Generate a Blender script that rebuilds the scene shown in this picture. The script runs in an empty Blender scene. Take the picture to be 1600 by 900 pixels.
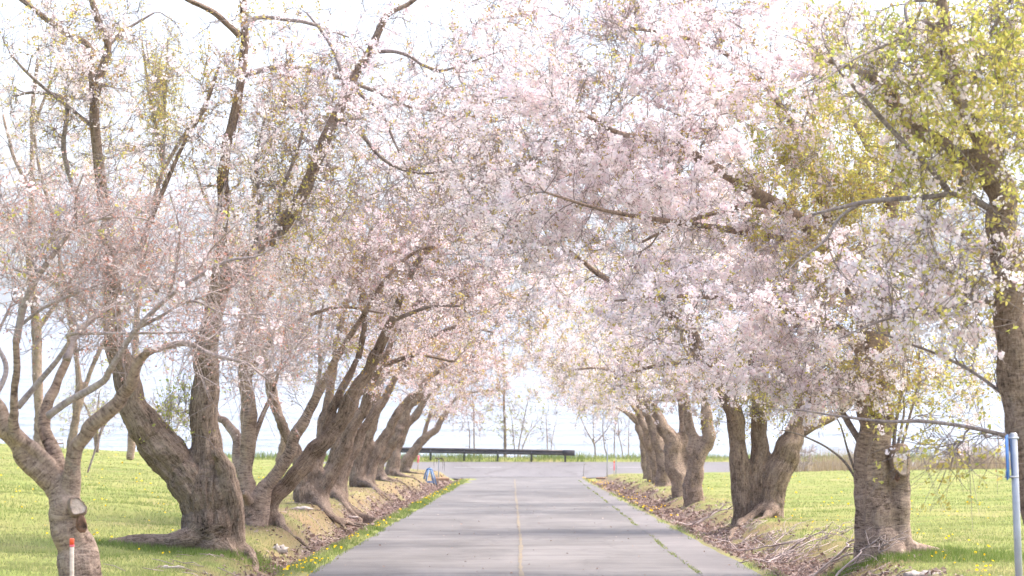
import bpy, math, random
import numpy as np
from mathutils import Vector

SC = bpy.context.scene
COL = SC.collection
RNG = np.random.default_rng(7)
random.seed(7)

# ------------------------------------------------------------------ camera, light, exposure
F = 3778.0                      # focal length in photo pixels (85 mm on a 36 mm wide frame, 1600 px)
CAMZ, HOR = 1.6, 465.0
cam_d = bpy.data.cameras.new('camera')
cam_d.sensor_width = 36.0
cam_d.lens = 85.0
cam_d.clip_start = 0.2
cam_d.clip_end = 30000
cam_d.dof.use_dof = True
cam_d.dof.focus_distance = 32.0
cam_d.dof.aperture_fstop = 4.0
cam = bpy.data.objects.new('camera', cam_d)
COL.objects.link(cam)
cam.location = (0, 0, CAMZ)
cam.rotation_euler = (math.radians(90) + math.atan((HOR - 450) / F), 0, 0)
SC.camera = cam

SUN_EL, SUN_AZ = math.radians(60), math.radians(72)      # azimuth from +Y towards +X
world = bpy.data.worlds.new('World')
SC.world = world
world.use_nodes = True
wn = world.node_tree
sky = wn.nodes.new('ShaderNodeTexSky')
sky.sky_type = 'NISHITA'
sky.sun_disc = False
sky.sun_elevation = SUN_EL
sky.sun_rotation = SUN_AZ
sky.air_density = 0.7
sky.dust_density = 5.0
sky.ozone_density = 0.3
bg = wn.nodes['Background']
bg.inputs['Strength'].default_value = 0.15
wn.links.new(sky.outputs[0], bg.inputs[0])

sun_d = bpy.data.lights.new('sun', 'SUN')
sun_d.energy = 0.75
sun_d.angle = math.radians(30)
sun_d.color = (1.0, 0.99, 0.985)
sun = bpy.data.objects.new('sun', sun_d)
COL.objects.link(sun)
sd = Vector((math.sin(SUN_AZ) * math.cos(SUN_EL), math.cos(SUN_AZ) * math.cos(SUN_EL), math.sin(SUN_EL)))
sun.rotation_euler = sd.to_track_quat('Z', 'Y').to_euler()
sun.location = (0, 60, 40)

SC.view_settings.view_transform = 'Standard'
SC.view_settings.look = 'None'
SC.view_settings.gamma = 1.0
SC.view_settings.exposure = 1.97
SC.view_settings.use_curve_mapping = False
SC.cycles.max_bounces = 12
SC.cycles.diffuse_bounces = 10
SC.cycles.transmission_bounces = 6
SC.cycles.volume_bounces = 1

# ------------------------------------------------------------------ helpers
def vnoise(p, seed=0):
    p = np.asarray(p, dtype=np.float64)
    i = np.floor(p).astype(np.int64)
    f = p - i
    f = f * f * (3 - 2 * f)
    def h(dx, dy, dz):
        x = (i[..., 0] + dx) * 374761393 + (i[..., 1] + dy) * 668265263 + (i[..., 2] + dz) * 2147483647 + seed * 1274126177
        x = (x ^ (x >> 13)) * 1274126177
        x = x ^ (x >> 16)
        return (x & 0xffff) / 65535.0
    fx, fy, fz = f[..., 0], f[..., 1], f[..., 2]
    a = h(0, 0, 0) * (1 - fx) + h(1, 0, 0) * fx
    b = h(0, 1, 0) * (1 - fx) + h(1, 1, 0) * fx
    c = h(0, 0, 1) * (1 - fx) + h(1, 0, 1) * fx
    d = h(0, 1, 1) * (1 - fx) + h(1, 1, 1) * fx
    return ((a * (1 - fy) + b * fy) * (1 - fz) + (c * (1 - fy) + d * fy) * fz) * 2 - 1

def fbm(p, seed=0, oct=3):
    p = np.asarray(p, float)
    s, a = 0, 1.0
    for k in range(oct):
        s = s + a * vnoise(p * 2.0 ** k + 17.3 * k, seed + k)
        a *= 0.5
    return s

def n2(x, y, sc, seed=0, oct=2):
    x, y = np.broadcast_arrays(np.asarray(x, float), np.asarray(y, float))
    return fbm(np.stack([x * sc, y * sc, np.zeros_like(x)], -1), seed, oct)

def unit(v):
    v = np.asarray(v, float)
    return v / np.maximum(np.linalg.norm(v, axis=-1, keepdims=True), 1e-9)

def mesh_np(name, V, faces, attrs=None, smooth=False, vecs=None):
    """V (n,3); faces: list of int arrays (m,k)."""
    V = np.ascontiguousarray(V, dtype=np.float32)
    if not isinstance(faces, (list, tuple)):
        faces = [faces]
    faces = [np.asarray(f, dtype=np.int32) for f in faces if len(f)]
    me = bpy.data.meshes.new(name)
    me.vertices.add(len(V))
    me.vertices.foreach_set('co', V.ravel())
    nl = sum(f.size for f in faces)
    npol = sum(len(f) for f in faces)
    me.loops.add(nl)
    me.polygons.add(npol)
    li = np.concatenate([f.ravel() for f in faces])
    tot = np.concatenate([np.full(len(f), f.shape[1], np.int32) for f in faces])
    st = np.concatenate([[0], np.cumsum(tot)[:-1]]).astype(np.int32)
    me.loops.foreach_set('vertex_index', li)
    me.polygons.foreach_set('loop_start', st)
    me.polygons.foreach_set('loop_total', tot)
    if smooth:
        me.polygons.foreach_set('use_smooth', np.ones(npol, bool))
    for k, a in (attrs or {}).items():
        at = me.attributes.new(k, 'FLOAT', 'POINT')
        at.data.foreach_set('value', np.ascontiguousarray(a, dtype=np.float32))
    for k, a in (vecs or {}).items():
        at = me.attributes.new(k, 'FLOAT_VECTOR', 'POINT')
        at.data.foreach_set('vector', np.ascontiguousarray(a, dtype=np.float32).ravel())
    me.update(calc_edges=True)
    me.validate()
    return me

def obj(name, me, mat=None, parent=None, kind=None, loc=None):
    o = bpy.data.objects.new(name, me)
    COL.objects.link(o)
    if mat is not None and me is not None and len(me.materials) == 0:
        me.materials.append(mat)
    if parent is not None:
        o.parent = parent
    if kind:
        o['kind'] = kind
    if loc is not None:
        o.location = loc
    return o

def tag(o, label, cat, group=None):
    o['label'] = label
    o['category'] = cat
    if group:
        o['group'] = group
    return o

def thing(name, label, cat, loc=(0, 0, 0), group=None, rotz=0):
    o = bpy.data.objects.new(name, None)
    o.empty_display_size = 0.2
    COL.objects.link(o)
    o.location = loc
    o.rotation_euler = (0, 0, rotz)
    return tag(o, label, cat, group)

class MB:
    """collects boxes, tubes and prisms for one mesh"""
    def __init__(s):
        s.V, s.Fq, s.n = [], {}, 0
    def add(s, V, faces):
        V = np.asarray(V, float)
        for f in faces:
            s.Fq.setdefault(len(f), []).append([i + s.n for i in f])
        s.V.append(V)
        s.n += len(V)
    def box(s, c, d, rz=0, ry=0, rx=0, bev=0.0):
        hx, hy, hz = d[0] / 2, d[1] / 2, d[2] / 2
        b = min(bev, hx * .8, hy * .8, hz * .8)
        if b <= 0:
            P = np.array([[x, y, z] for z in (-hz, hz) for y in (-hy, hy) for x in (-hx, hx)])
            fs = [(0, 2, 3, 1), (4, 5, 7, 6), (0, 1, 5, 4), (2, 6, 7, 3), (0, 4, 6, 2), (1, 3, 7, 5)]
        else:
            ring = [(-hx + b, -hy), (hx - b, -hy), (hx, -hy + b), (hx, hy - b), (hx - b, hy), (-hx + b, hy), (-hx, hy - b), (-hx, -hy + b)]
            P, lev = [], [(-hz, b), (-hz + b, 0), (hz - b, 0), (hz, b)]
            for z, ins in lev:
                for x, y in ring:
                    P.append((x - math.copysign(ins, x), y - math.copysign(ins, y), z))
            P = np.array(P)
            fs = [tuple(range(7, -1, -1)), tuple(range(24, 32))]
            for k in range(3):
                for j in range(8):
                    fs.append((k * 8 + j, k * 8 + (j + 1) % 8, k * 8 + 8 + (j + 1) % 8, k * 8 + 8 + j))
        R = np.eye(3)
        for ang, ax in ((rx, 0), (ry, 1), (rz, 2)):
            if ang:
                cc, ss = math.cos(ang), math.sin(ang)
                M = np.eye(3)
                a, bb = [(1, 2), (2, 0), (0, 1)][ax]
                M[a, a] = cc; M[bb, bb] = cc; M[a, bb] = -ss; M[bb, a] = ss
                R = M @ R
        s.add(P @ R.T + np.asarray(c, float), fs)
    def tube(s, pts, rad, sides=8):
        P = np.asarray(pts, float)[None]
        r = np.broadcast_to(np.asarray(rad, float), (P.shape[1],))[None]
        V, Q, T, _ = tubes(P, r, sides)
        s.add(V, [tuple(q) for q in Q] + [tuple(t) for t in T])
    def mesh(s, name, smooth=False):
        return mesh_np(name, np.concatenate(s.V), [np.array(v) for v in s.Fq.values()], smooth=smooth)
    def build(s, name, mat, parent=None, smooth=False, loc=None):
        return obj(name, s.mesh(name, smooth), mat, parent, loc=loc)

def tubes(P, R, sides=6, cap=True):
    """P (N,K,3), R (N,K) -> verts, quads, tris, bark vec"""
    N, K, _ = P.shape
    T = np.empty_like(P)
    T[:, 1:-1] = P[:, 2:] - P[:, :-2]
    T[:, 0] = P[:, 1] - P[:, 0]
    T[:, -1] = P[:, -1] - P[:, -2]
    T = unit(T)
    ref = np.where(np.abs(T[:, 0, 2:3]) > 0.9, np.array([[1.0, 0, 0]]), np.array([[0, 0, 1.0]]))
    U = unit(np.cross(T[:, 0], ref))
    ang = np.arange(sides) / sides * 2 * np.pi
    ca, sa = np.cos(ang), np.sin(ang)
    V = np.empty((N, K, sides, 3))
    B = np.empty((N, K, sides, 3))
    slen = np.concatenate([np.zeros((N, 1)), np.cumsum(np.linalg.norm(np.diff(P, axis=1), axis=2), axis=1)], 1)
    for k in range(K):
        U = unit(U - T[:, k] * np.sum(U * T[:, k], -1, keepdims=True))
        W = np.cross(T[:, k], U)
        V[:, k] = P[:, k, None] + R[:, k, None, None] * (ca[None, :, None] * U[:, None] + sa[None, :, None] * W[:, None])
        B[:, k, :, 0] = ca * R[:, k, None]
        B[:, k, :, 1] = sa * R[:, k, None]
        B[:, k, :, 2] = slen[:, k, None]
    idx = np.arange(N * K * sides).reshape(N, K, sides)
    a = idx[:, :-1]
    b = idx[:, 1:]
    Q = np.stack([a, np.roll(a, -1, 2), np.roll(b, -1, 2), b], -1).reshape(-1, 4)
    T3 = []
    Vf, Bf = V.reshape(-1, 3), B.reshape(-1, 3)
    if cap:
        n0 = len(Vf)
        ends = np.concatenate([P[:, 0], P[:, -1]])
        Vf = np.concatenate([Vf, ends])
        Bf = np.concatenate([Bf, np.zeros((2 * N, 3))])
        e0 = n0 + np.arange(N)
        e1 = n0 + N + np.arange(N)
        i0, i1 = idx[:, 0], idx[:, -1]
        t0 = np.stack([np.roll(i0, -1, 1), i0, np.broadcast_to(e0[:, None], i0.shape)], -1)
        t1 = np.stack([i1, np.roll(i1, -1, 1), np.broadcast_to(e1[:, None], i1.shape)], -1)
        T3 = np.concatenate([t0.reshape(-1, 3), t1.reshape(-1, 3)])
    return Vf, Q, T3, Bf

def catmull(pts, n):
    """(k,d) control points -> (n,d) smooth samples"""
    p = np.asarray(pts, float)
    p = np.concatenate([2 * p[:1] - p[1:2], p, 2 * p[-1:] - p[-2:-1]])
    m = len(p) - 3
    t = np.linspace(0, m - 1e-6, n)
    i = t.astype(int)
    f = (t - i)[:, None]
    a, b, c, d = p[i], p[i + 1], p[i + 2], p[i + 3]
    return 0.5 * (2 * b + (c - a) * f + (2 * a - 5 * b + 4 * c - d) * f ** 2 + (3 * b - a - 3 * c + d) * f ** 3)

# ------------------------------------------------------------------ terrain heights
def smooth(a, b, x):
    t = np.clip((np.asarray(x, float) - a) / (b - a), 0, 1)
    return t * t * (3 - 2 * t)

def road_z(y):
    y = np.asarray(y, float)
    return np.where(y < 128.5, -0.062 * y, np.interp(y, [128.5, 131, 137.5, 400], [-7.967, -8.0, -7.6, -7.6]))

def x_left(y):
    y = np.asarray(y, float)
    return -2.57 + .005 * (y - 33) - .055 * np.clip(y - 121, 0, 9) ** 2 + .05 * n2(y * 0, y, .5, 3)

def x_right(y):
    y = np.asarray(y, float)
    return 3.13 + .005 * (y - 33) + .03 * np.clip(y - 123, 0, 9) ** 2 + .04 * n2(y * 0 + 9, y, .5, 4)

def x_seam(y):
    y = np.asarray(y, float)
    return np.minimum(2.40 + .0102 * (y - 33), x_right(y) - .12) + .03 * n2(y * 0 + 5, y, .35, 8)

def G(x, y):
    x, y = np.broadcast_arrays(np.asarray(x, float), np.asarray(y, float))
    p = road_z(y)
    el = x_left(np.minimum(y, 121)) - x
    er = x - x_right(np.minimum(y, 123))
    ed = np.clip(.62 + .012 * (y - 29), .5, 1.1)
    hl = np.where(el < .3, .02 * smooth(0, .1, el), .02 - .2 * smooth(.3, ed * .75, el) + (.34 + .26 * smooth(34, 44, y)) * smooth(ed * .7, ed + .6, el) + .062 * np.clip(el - ed - .6, 0, 24))
    hl = hl + smooth(.3, .7, el) * .05 * n2(x, y, .9, 21, 3)
    hr = np.where(er < .12, .015, .015 - .13 * smooth(.1, .5, er) + .36 * smooth(.55, 1.5, er) + .016 * np.clip(er - 1.4, 0, 30))
    hr = hr + smooth(.2, .7, er) * .05 * n2(x, y, .9, 22, 3)
    h = np.where(el > 0, hl, np.where(er > 0, hr, -.03))
    fade = 1 - smooth(122.5, 128.3, y)
    h = h * fade + (-.03) * (1 - fade)
    z = p + h
    # far verge behind the guard rail, then the bank down to the lake
    bank = np.interp(y, [0, 136.4, 137.0, 139.0, 150, 170, 400], [0, 0, .08, .05, -4.2, -6.5, -14])
    z = z + bank
    # lawns at the far left and right end at the shore instead of the road
    return z

def P(px, py, D):
    return np.array([(px - 800) * D / F, D, CAMZ - (py - HOR) * D / F])

def ground_D(px, py):
    D = np.linspace(14, 137, 2400)
    z = CAMZ - (py - HOR) * D / F
    g = G((px - 800) * D / F, D)
    k = np.nonzero(z <= g)[0]
    return float(D[k[0]]) if len(k) else 137.0

def GP(px, py):
    D = ground_D(px, py)
    x = (px - 800) * D / F
    return Vector((x, D, float(G(x, D))))

# ------------------------------------------------------------------ materials
def new_mat(name):
    m = bpy.data.materials.new(name)
    m.use_nodes = True
    nt = m.node_tree
    nt.nodes.clear()
    return m, nt

def N(nt, t, **kw):
    n = nt.nodes.new(t)
    for k, v in kw.items():
        if k.startswith('_'):
            setattr(n, k[1:], v)
        else:
            key = int(k[1:]) if k[0] == 'i' and k[1:].isdigit() else k.replace('__', ' ')
            s = n.inputs[key]
            if isinstance(v, bpy.types.NodeSocket):
                nt.links.new(v, s)
            else:
                s.default_value = v
    return n

def ramp(nt, fac, stops, interp='LINEAR'):
    r = nt.nodes.new('ShaderNodeValToRGB')
    r.color_ramp.interpolation = interp
    el = r.color_ramp.elements
    while len(el) < len(stops):
        el.new(0.5)
    for e, (p, c) in zip(el, stops):
        e.position = p
        e.color = tuple(c) + (1,) if len(c) == 3 else c
    nt.links.new(fac, r.inputs[0])
    return r.outputs[0]

def mixc(nt, f, a, b, mode='MIX'):
    n = nt.nodes.new('ShaderNodeMix')
    n.data_type = 'RGBA'
    n.blend_type = mode
    for s, v in ((n.inputs[0], f), (n.inputs[6], a), (n.inputs[7], b)):
        if isinstance(v, bpy.types.NodeSocket):
            nt.links.new(v, s)
        else:
            s.default_value = v if isinstance(v, float) else tuple(v) + ((1,) if len(v) == 3 else ())
    return n.outputs[2]

def noise(nt, vec, scale, detail=3.0, rough=.55, dist=0.0):
    n = N(nt, 'ShaderNodeTexNoise', Scale=scale, Detail=detail, Roughness=rough, Distortion=dist)
    if vec is not None:
        nt.links.new(vec, n.inputs['Vector'])
    return n.outputs[0]

def mapping(nt, vec, sc):
    m = N(nt, 'ShaderNodeMapping')
    nt.links.new(vec, m.inputs['Vector'])
    m.inputs['Scale'].default_value = sc
    return m.outputs[0]

def finish(nt, shader):
    o = nt.nodes.new('ShaderNodeOutputMaterial')
    nt.links.new(shader, o.inputs[0])

def bark_mat(name, dark, mid, light, banded, bump=.5):
    m, nt = new_mat(name)
    at = N(nt, 'ShaderNodeAttribute', _attribute_name='bark').outputs['Vector']
    geo = nt.nodes.new('ShaderNodeNewGeometry').outputs['Position']
    band = noise(nt, mapping(nt, at, (10, 10, 36)), 1.0, 5, .65, .5)
    fur = noise(nt, mapping(nt, at, (34, 34, 7)), 1.0, 5, .66, 1.2)
    big = noise(nt, geo, 3.1, 3)
    fine = noise(nt, geo, 55, 2)
    f = N(nt, 'ShaderNodeMath', _operation='MULTIPLY', i0=band, i1=banded).outputs[0]
    f = N(nt, 'ShaderNodeMath', _operation='MULTIPLY_ADD', i0=fur, i1=1 - banded, i2=f).outputs[0]
    f2 = N(nt, 'ShaderNodeMath', _operation='MULTIPLY_ADD', i0=big, i1=.35, i2=f).outputs[0]
    f2 = N(nt, 'ShaderNodeMath', _operation='MULTIPLY_ADD', i0=fine, i1=.22, i2=f2).outputs[0]
    f2 = N(nt, 'ShaderNodeMath', _operation='SUBTRACT', i0=f2, i1=.28).outputs[0]
    c = ramp(nt, f2, [(.34, dark), (.46, mid), (.64, light)])
    lich = ramp(nt, noise(nt, geo, 6.5, 4, .7), [(.60, (0, 0, 0)), (.72, (1, 1, 1))])
    lf = N(nt, 'ShaderNodeMath', _operation='MULTIPLY', i0=lich, i1=.35).outputs[0]
    c = mixc(nt, lf, c, (.27, .27, .22))
    bp = N(nt, 'ShaderNodeBump', Strength=bump, Distance=.045, Height=f2)
    bs = N(nt, 'ShaderNodeBsdfPrincipled', Base__Color=c, Roughness=.85)
    bs.inputs['Specular IOR Level'].default_value = .25
    nt.links.new(bp.outputs[0], bs.inputs['Normal'])
    finish(nt, bs.outputs[0])
    return m

def leafy_mat(name, stops, trans=.4, rough=.6):
    m, nt = new_mat(name)
    t = N(nt, 'ShaderNodeAttribute', _attribute_name='tint').outputs['Fac']
    c = ramp(nt, t, stops)
    d = N(nt, 'ShaderNodeBsdfDiffuse', Color=c, Roughness=.5)
    tr = N(nt, 'ShaderNodeBsdfTranslucent', Color=c)
    mx = N(nt, 'ShaderNodeMixShader', i0=trans)
    nt.links.new(d.outputs[0], mx.inputs[1])
    nt.links.new(tr.outputs[0], mx.inputs[2])
    finish(nt, mx.outputs[0])
    return m

def flat_mat(name, col, rough=.6, metal=0.0, var=.12, scale=6.0, bump=.1, dirt=None):
    m, nt = new_mat(name)
    co = nt.nodes.new('ShaderNodeTexCoord').outputs['Object']
    nz = noise(nt, co, scale, 4)
    a = tuple(v * (1 - var * 1.6) for v in col)
    b = tuple(min(1, v * (1 + var)) for v in col)
    c = ramp(nt, nz, [(.3, a), (.7, b)])
    if dirt:
        dn = ramp(nt, noise(nt, co, scale * 2.7, 5, .7), [(.5, (0, 0, 0)), (.68, (1, 1, 1))])
        c = mixc(nt, dn, c, dirt)
    bp = N(nt, 'ShaderNodeBump', Strength=bump, Distance=.01, Height=noise(nt, co, scale * 8, 3))
    bs = N(nt, 'ShaderNodeBsdfPrincipled', Base__Color=c, Roughness=rough, Metallic=metal)
    nt.links.new(bp.outputs[0], bs.inputs['Normal'])
    finish(nt, bs.outputs[0])
    return m

def wood_mat(name, a, b):
    m, nt = new_mat(name)
    co = nt.nodes.new('ShaderNodeTexCoord').outputs['Object']
    nz = noise(nt, mapping(nt, co, (2, 30, 30)), 1.0, 4, .6, .5)
    c = ramp(nt, nz, [(.3, a), (.7, b)])
    bp = N(nt, 'ShaderNodeBump', Strength=.4, Distance=.01, Height=nz)
    bs = N(nt, 'ShaderNodeBsdfPrincipled', Base__Color=c, Roughness=.8)
    nt.links.new(bp.outputs[0], bs.inputs['Normal'])
    finish(nt, bs.outputs[0])
    return m

M = {}
M['bark_smooth'] = bark_mat('bark_smooth', (0.069, 0.044, 0.032), (0.250, 0.180, 0.138), (0.452, 0.345, 0.267), .75, .45)
M['bark_rough'] = bark_mat('bark_rough', (0.041, 0.027, 0.018), (0.201, 0.141, 0.102), (0.385, 0.291, 0.220), .25, .8)
M['bark_mixed'] = bark_mat('bark_mixed', (0.051, 0.034, 0.023), (0.217, 0.153, 0.112), (0.401, 0.305, 0.234), .5, .65)
M['bark_dark'] = bark_mat('bark_dark', (.04, .03, .025), (.085, .064, .053), (.16, .13, .11), .4, .6)
M['branch'] = bark_mat('branch_bark', (.13, .102, .092), (.235, .19, .175), (.37, .32, .295), .7, .2)
M['branch_grey'] = bark_mat('branch_bark_grey', (.22, .175, .165), (.36, .30, .285), (.52, .45, .43), .7, .2)
M['blossom'] = leafy_mat('blossom', [(0, (.84, .60, .64)), (.15, (.90, .76, .79)), (.45, (.94, .86, .88)), (1, (.96, .92, .93))], .5)
M['blossom_far'] = leafy_mat('blossom_far', [(0, (.74, .52, .53)), (.22, (.87, .73, .74)), (.55, (.93, .85, .86)), (1, (.95, .90, .905))], .5)
M['leaf'] = leafy_mat('young_leaf', [(0, (.46, .30, .14)), (.3, (.66, .57, .19)), (.65, (.63, .60, .17)), (1, (.46, .53, .13))], .6)
M['bud'] = leafy_mat('bud', [(0, (.50, .22, .17)), (.5, (.66, .38, .31)), (.8, (.76, .54, .48)), (1, (.90, .80, .78))], .4)
M['grass'] = leafy_mat('grass_blade', [(0, (.38, .35, .19)), (.25, (.34, .355, .16)), (.6, (.265, .315, .11)), (1, (.13, .215, .04))], .5)
M['dandelion'] = leafy_mat('dandelion', [(0, (.80, .50, .01)), (1, (.85, .62, .02))], .2)
M['litter'] = leafy_mat('leaf_litter', [(0, (.16, .10, .08)), (.5, (.33, .245, .205)), (1, (.50, .40, .355))], .15)
M['reed'] = leafy_mat('dry_reed', [(0, (.34, .25, .17)), (.6, (.48, .38, .27)), (1, (.56, .46, .35))], .3)
M['heartwood'] = flat_mat('cut_wood', (.62, .50, .40), .8, 0, .15, 9, .5, dirt=(.40, .29, .21))
M['rotwood'] = flat_mat('rotten_wood', (.26, .145, .095), .9, 0, .5, 14, .8)
M['galv'] = flat_mat('galvanised_steel', (.42, .44, .47), .45, .6, .12, 8, .05)
M['weather'] = flat_mat('weathered_rail', (.075, .068, .072), .55, .3, .3, 5, .1, dirt=(.12, .085, .06))
M['railtop'] = flat_mat('rail_post', (.05, .05, .055), .7, 0, .3, 6, .2)
M['blue'] = flat_mat('blue_paint', (.05, .17, .42), .5, 0, .2, 10, .1, dirt=(.20, .30, .45))
M['signblue'] = flat_mat('sign_blue', (.04, .16, .48), .4, 0, .08, 8, .02)
M['white'] = flat_mat('white_paint', (.78, .78, .76), .6, 0, .06, 9, .05)
M['paleblue'] = flat_mat('pale_blue_metal', (.45, .55, .68), .45, .2, .1, 10, .05)
M['orange'] = flat_mat('orange_paint', (.85, .10, .03), .6, 0, .1, 9, .05)
M['pink'] = flat_mat('pink_ribbon', (.85, .16, .22), .7, 0, .1, 9, .05)
M['stakewood'] = wood_mat('stake_wood', (.42, .34, .27), (.60, .52, .44))
M['plank'] = wood_mat('plank_wood', (.22, .12, .07), (.38, .25, .16))
M['greywood'] = wood_mat('grey_wood', (.26, .22, .19), (.46, .41, .37))
M['drystick'] = bark_mat('dry_stick', (.20, .155, .14), (.38, .31, .285), (.56, .48, .45), .5, .2)
M['rubber'] = flat_mat('black_rubber', (.02, .02, .02), .8)

def road_mat(name, a, b, streak):
    m, nt = new_mat(name)
    geo = nt.nodes.new('ShaderNodeNewGeometry').outputs['Position']
    big = noise(nt, mapping(nt, geo, (.55, .22, 0)), 1.0, 5, .62, .6)
    pat = noise(nt, mapping(nt, geo, (.35, 1.1, 0)), 1.0, 3, .6, .3)
    grain = noise(nt, geo, 60, 3, .7)
    f = N(nt, 'ShaderNodeMath', _operation='MULTIPLY_ADD', i0=pat, i1=streak, i2=big).outputs[0]
    f = N(nt, 'ShaderNodeMath', _operation='MULTIPLY_ADD', i0=grain, i1=.25, i2=f).outputs[0]
    f = N(nt, 'ShaderNodeMath', _operation='SUBTRACT', i0=f, i1=.125 + streak * .5).outputs[0]
    c = ramp(nt, f, [(.28, a), (.72, b)])
    vor = N(nt, 'ShaderNodeTexVoronoi', _feature='DISTANCE_TO_EDGE', Scale=.45)
    wob = mapping(nt, geo, (1, .6, 0))
    nz = N(nt, 'ShaderNodeTexNoise', Scale=1.6, Detail=5.0)
    nt.links.new(geo, nz.inputs['Vector'])
    add = N(nt, 'ShaderNodeVectorMath', _operation='MULTIPLY_ADD', i0=nz.outputs['Color'], i2=wob)
    add.inputs[1].default_value = (1.1, 1.1, 0)
    nt.links.new(add.outputs[0], vor.inputs['Vector'])
    crack = ramp(nt, vor.outputs[0], [(.006, (1, 1, 1)), (.02, (0, 0, 0))])
    cf = N(nt, 'ShaderNodeMath', _operation='MULTIPLY', i0=crack, i1=.4).outputs[0]
    c = mixc(nt, cf, c, (.07, .062, .058))
    bp = N(nt, 'ShaderNodeBump', Strength=.35, Distance=.006, Height=grain)
    bs = N(nt, 'ShaderNodeBsdfPrincipled', Base__Color=c, Roughness=.8)
    nt.links.new(bp.outputs[0], bs.inputs['Normal'])
    finish(nt, bs.outputs[0])
    return m

M['road'] = road_mat('asphalt', (.086, .079, .074), (.172, .160, .152), .7)
M['shoulder'] = road_mat('old_concrete', (.105, .095, .092), (.19, .174, .168), .4)
M['xroad'] = road_mat('asphalt_pale', (.12, .112, .114), (.16, .15, .15), .3)

def ground_mat():
    m, nt = new_mat('lawn_ground')
    geo = nt.nodes.new('ShaderNodeNewGeometry').outputs['Position']
    lit = N(nt, 'ShaderNodeAttribute', _attribute_name='litter').outputs['Fac']
    moss = N(nt, 'ShaderNodeAttribute', _attribute_name='moss').outputs['Fac']
    a = noise(nt, geo, .35, 5, .6)
    b = noise(nt, mapping(nt, geo, (1.3, .6, 1)), 1.0, 5, .65)
    c3 = noise(nt, geo, 22, 4, .7)
    f = N(nt, 'ShaderNodeMath', _operation='ADD', i0=a, i1=b).outputs[0]
    f = N(nt, 'ShaderNodeMath', _operation='MULTIPLY_ADD', i0=c3, i1=.5, i2=f).outputs[0]
    f = N(nt, 'ShaderNodeMath', _operation='MULTIPLY', i0=f, i1=.4).outputs[0]
    gr = ramp(nt, f, [(.36, (.30, .26, .13)), (.46, (.245, .25, .085)), (.56, (.20, .235, .068)), (.68, (.15, .20, .05))])
    mo = ramp(nt, c3, [(.3, (.12, .08, .05)), (.5, (.22, .158, .095)), (.7, (.27, .21, .115))])
    mo2 = ramp(nt, b, [(.4, (.24, .165, .09)), (.6, (.25, .195, .10))])
    mo = mixc(nt, .5, mo, mo2)
    li = ramp(nt, c3, [(.3, (.11, .072, .06)), (.6, (.25, .18, .16))])
    c = mixc(nt, moss, gr, mo)
    c = mixc(nt, lit, c, li)
    bp = N(nt, 'ShaderNodeBump', Strength=.7, Distance=.04, Height=c3)
    bs = N(nt, 'ShaderNodeBsdfPrincipled', Base__Color=c, Roughness=.9)
    bs.inputs['Specular IOR Level'].default_value = .1
    nt.links.new(bp.outputs[0], bs.inputs['Normal'])
    finish(nt, bs.outputs[0])
    return m
M['ground'] = ground_mat()

def paint_mat(name, col, under, thr):
    m, nt = new_mat(name)
    geo = nt.nodes.new('ShaderNodeNewGeometry').outputs['Position']
    n1 = noise(nt, geo, 9, 5, .75)
    c = ramp(nt, n1, [(thr - .12, under), (thr + .12, col)])
    bs = N(nt, 'ShaderNodeBsdfPrincipled', Base__Color=c, Roughness=.75)
    finish(nt, bs.outputs[0])
    return m
M['yellowline'] = paint_mat('worn_yellow_paint', (.235, .175, .08), (.13, .118, .108), .51)
M['whiteline'] = paint_mat('white_road_paint', (.30, .30, .29), (.15, .145, .145), .45)

def water_mat():
    m, nt = new_mat('lake_water')
    geo = nt.nodes.new('ShaderNodeNewGeometry').outputs['Position']
    w1 = noise(nt, mapping(nt, geo, (.03, .13, 0)), 1.0, 6, .72, .6)
    w2 = noise(nt, mapping(nt, geo, (.018, .03, 0)), 1.0, 4, .6, .3)
    h = N(nt, 'ShaderNodeMath', _operation='MULTIPLY_ADD', i0=w2, i1=1.6, i2=w1).outputs[0]
    bp = N(nt, 'ShaderNodeBump', Strength=1.0, Distance=5.0, Height=h)
    bs = N(nt, 'ShaderNodeBsdfPrincipled', Roughness=.22, IOR=1.33)
    bs.inputs['Base Color'].default_value = (.28, .32, .36, 1)
    nt.links.new(bp.outputs[0], bs.inputs['Normal'])
    finish(nt, bs.outputs[0])
    return m
M['water'] = water_mat()

def hill_mat():
    m, nt = new_mat('hill_forest')
    geo = nt.nodes.new('ShaderNodeNewGeometry').outputs['Position']
    c = ramp(nt, noise(nt, geo, .02, 6, .7), [(.35, (.05, .06, .04)), (.65, (.11, .10, .08))])
    bs = N(nt, 'ShaderNodeBsdfDiffuse', Color=c)
    finish(nt, bs.outputs[0])
    return m
M['hill'] = hill_mat()

# ------------------------------------------------------------------ setting: ground, roads, lake, hills
def grid(name, X, Y, zf, mat, kind='structure', attrs=None):
    nx, ny = X.shape
    V = np.stack([X, Y, zf], -1).reshape(-1, 3)
    i = np.arange(nx * ny).reshape(nx, ny)
    Q = np.stack([i[:-1, :-1], i[1:, :-1], i[1:, 1:], i[:-1, 1:]], -1).reshape(-1, 4)
    me = mesh_np(name, V, [Q], attrs=attrs, smooth=True)
    return obj(name, me, mat, kind=kind)

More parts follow.
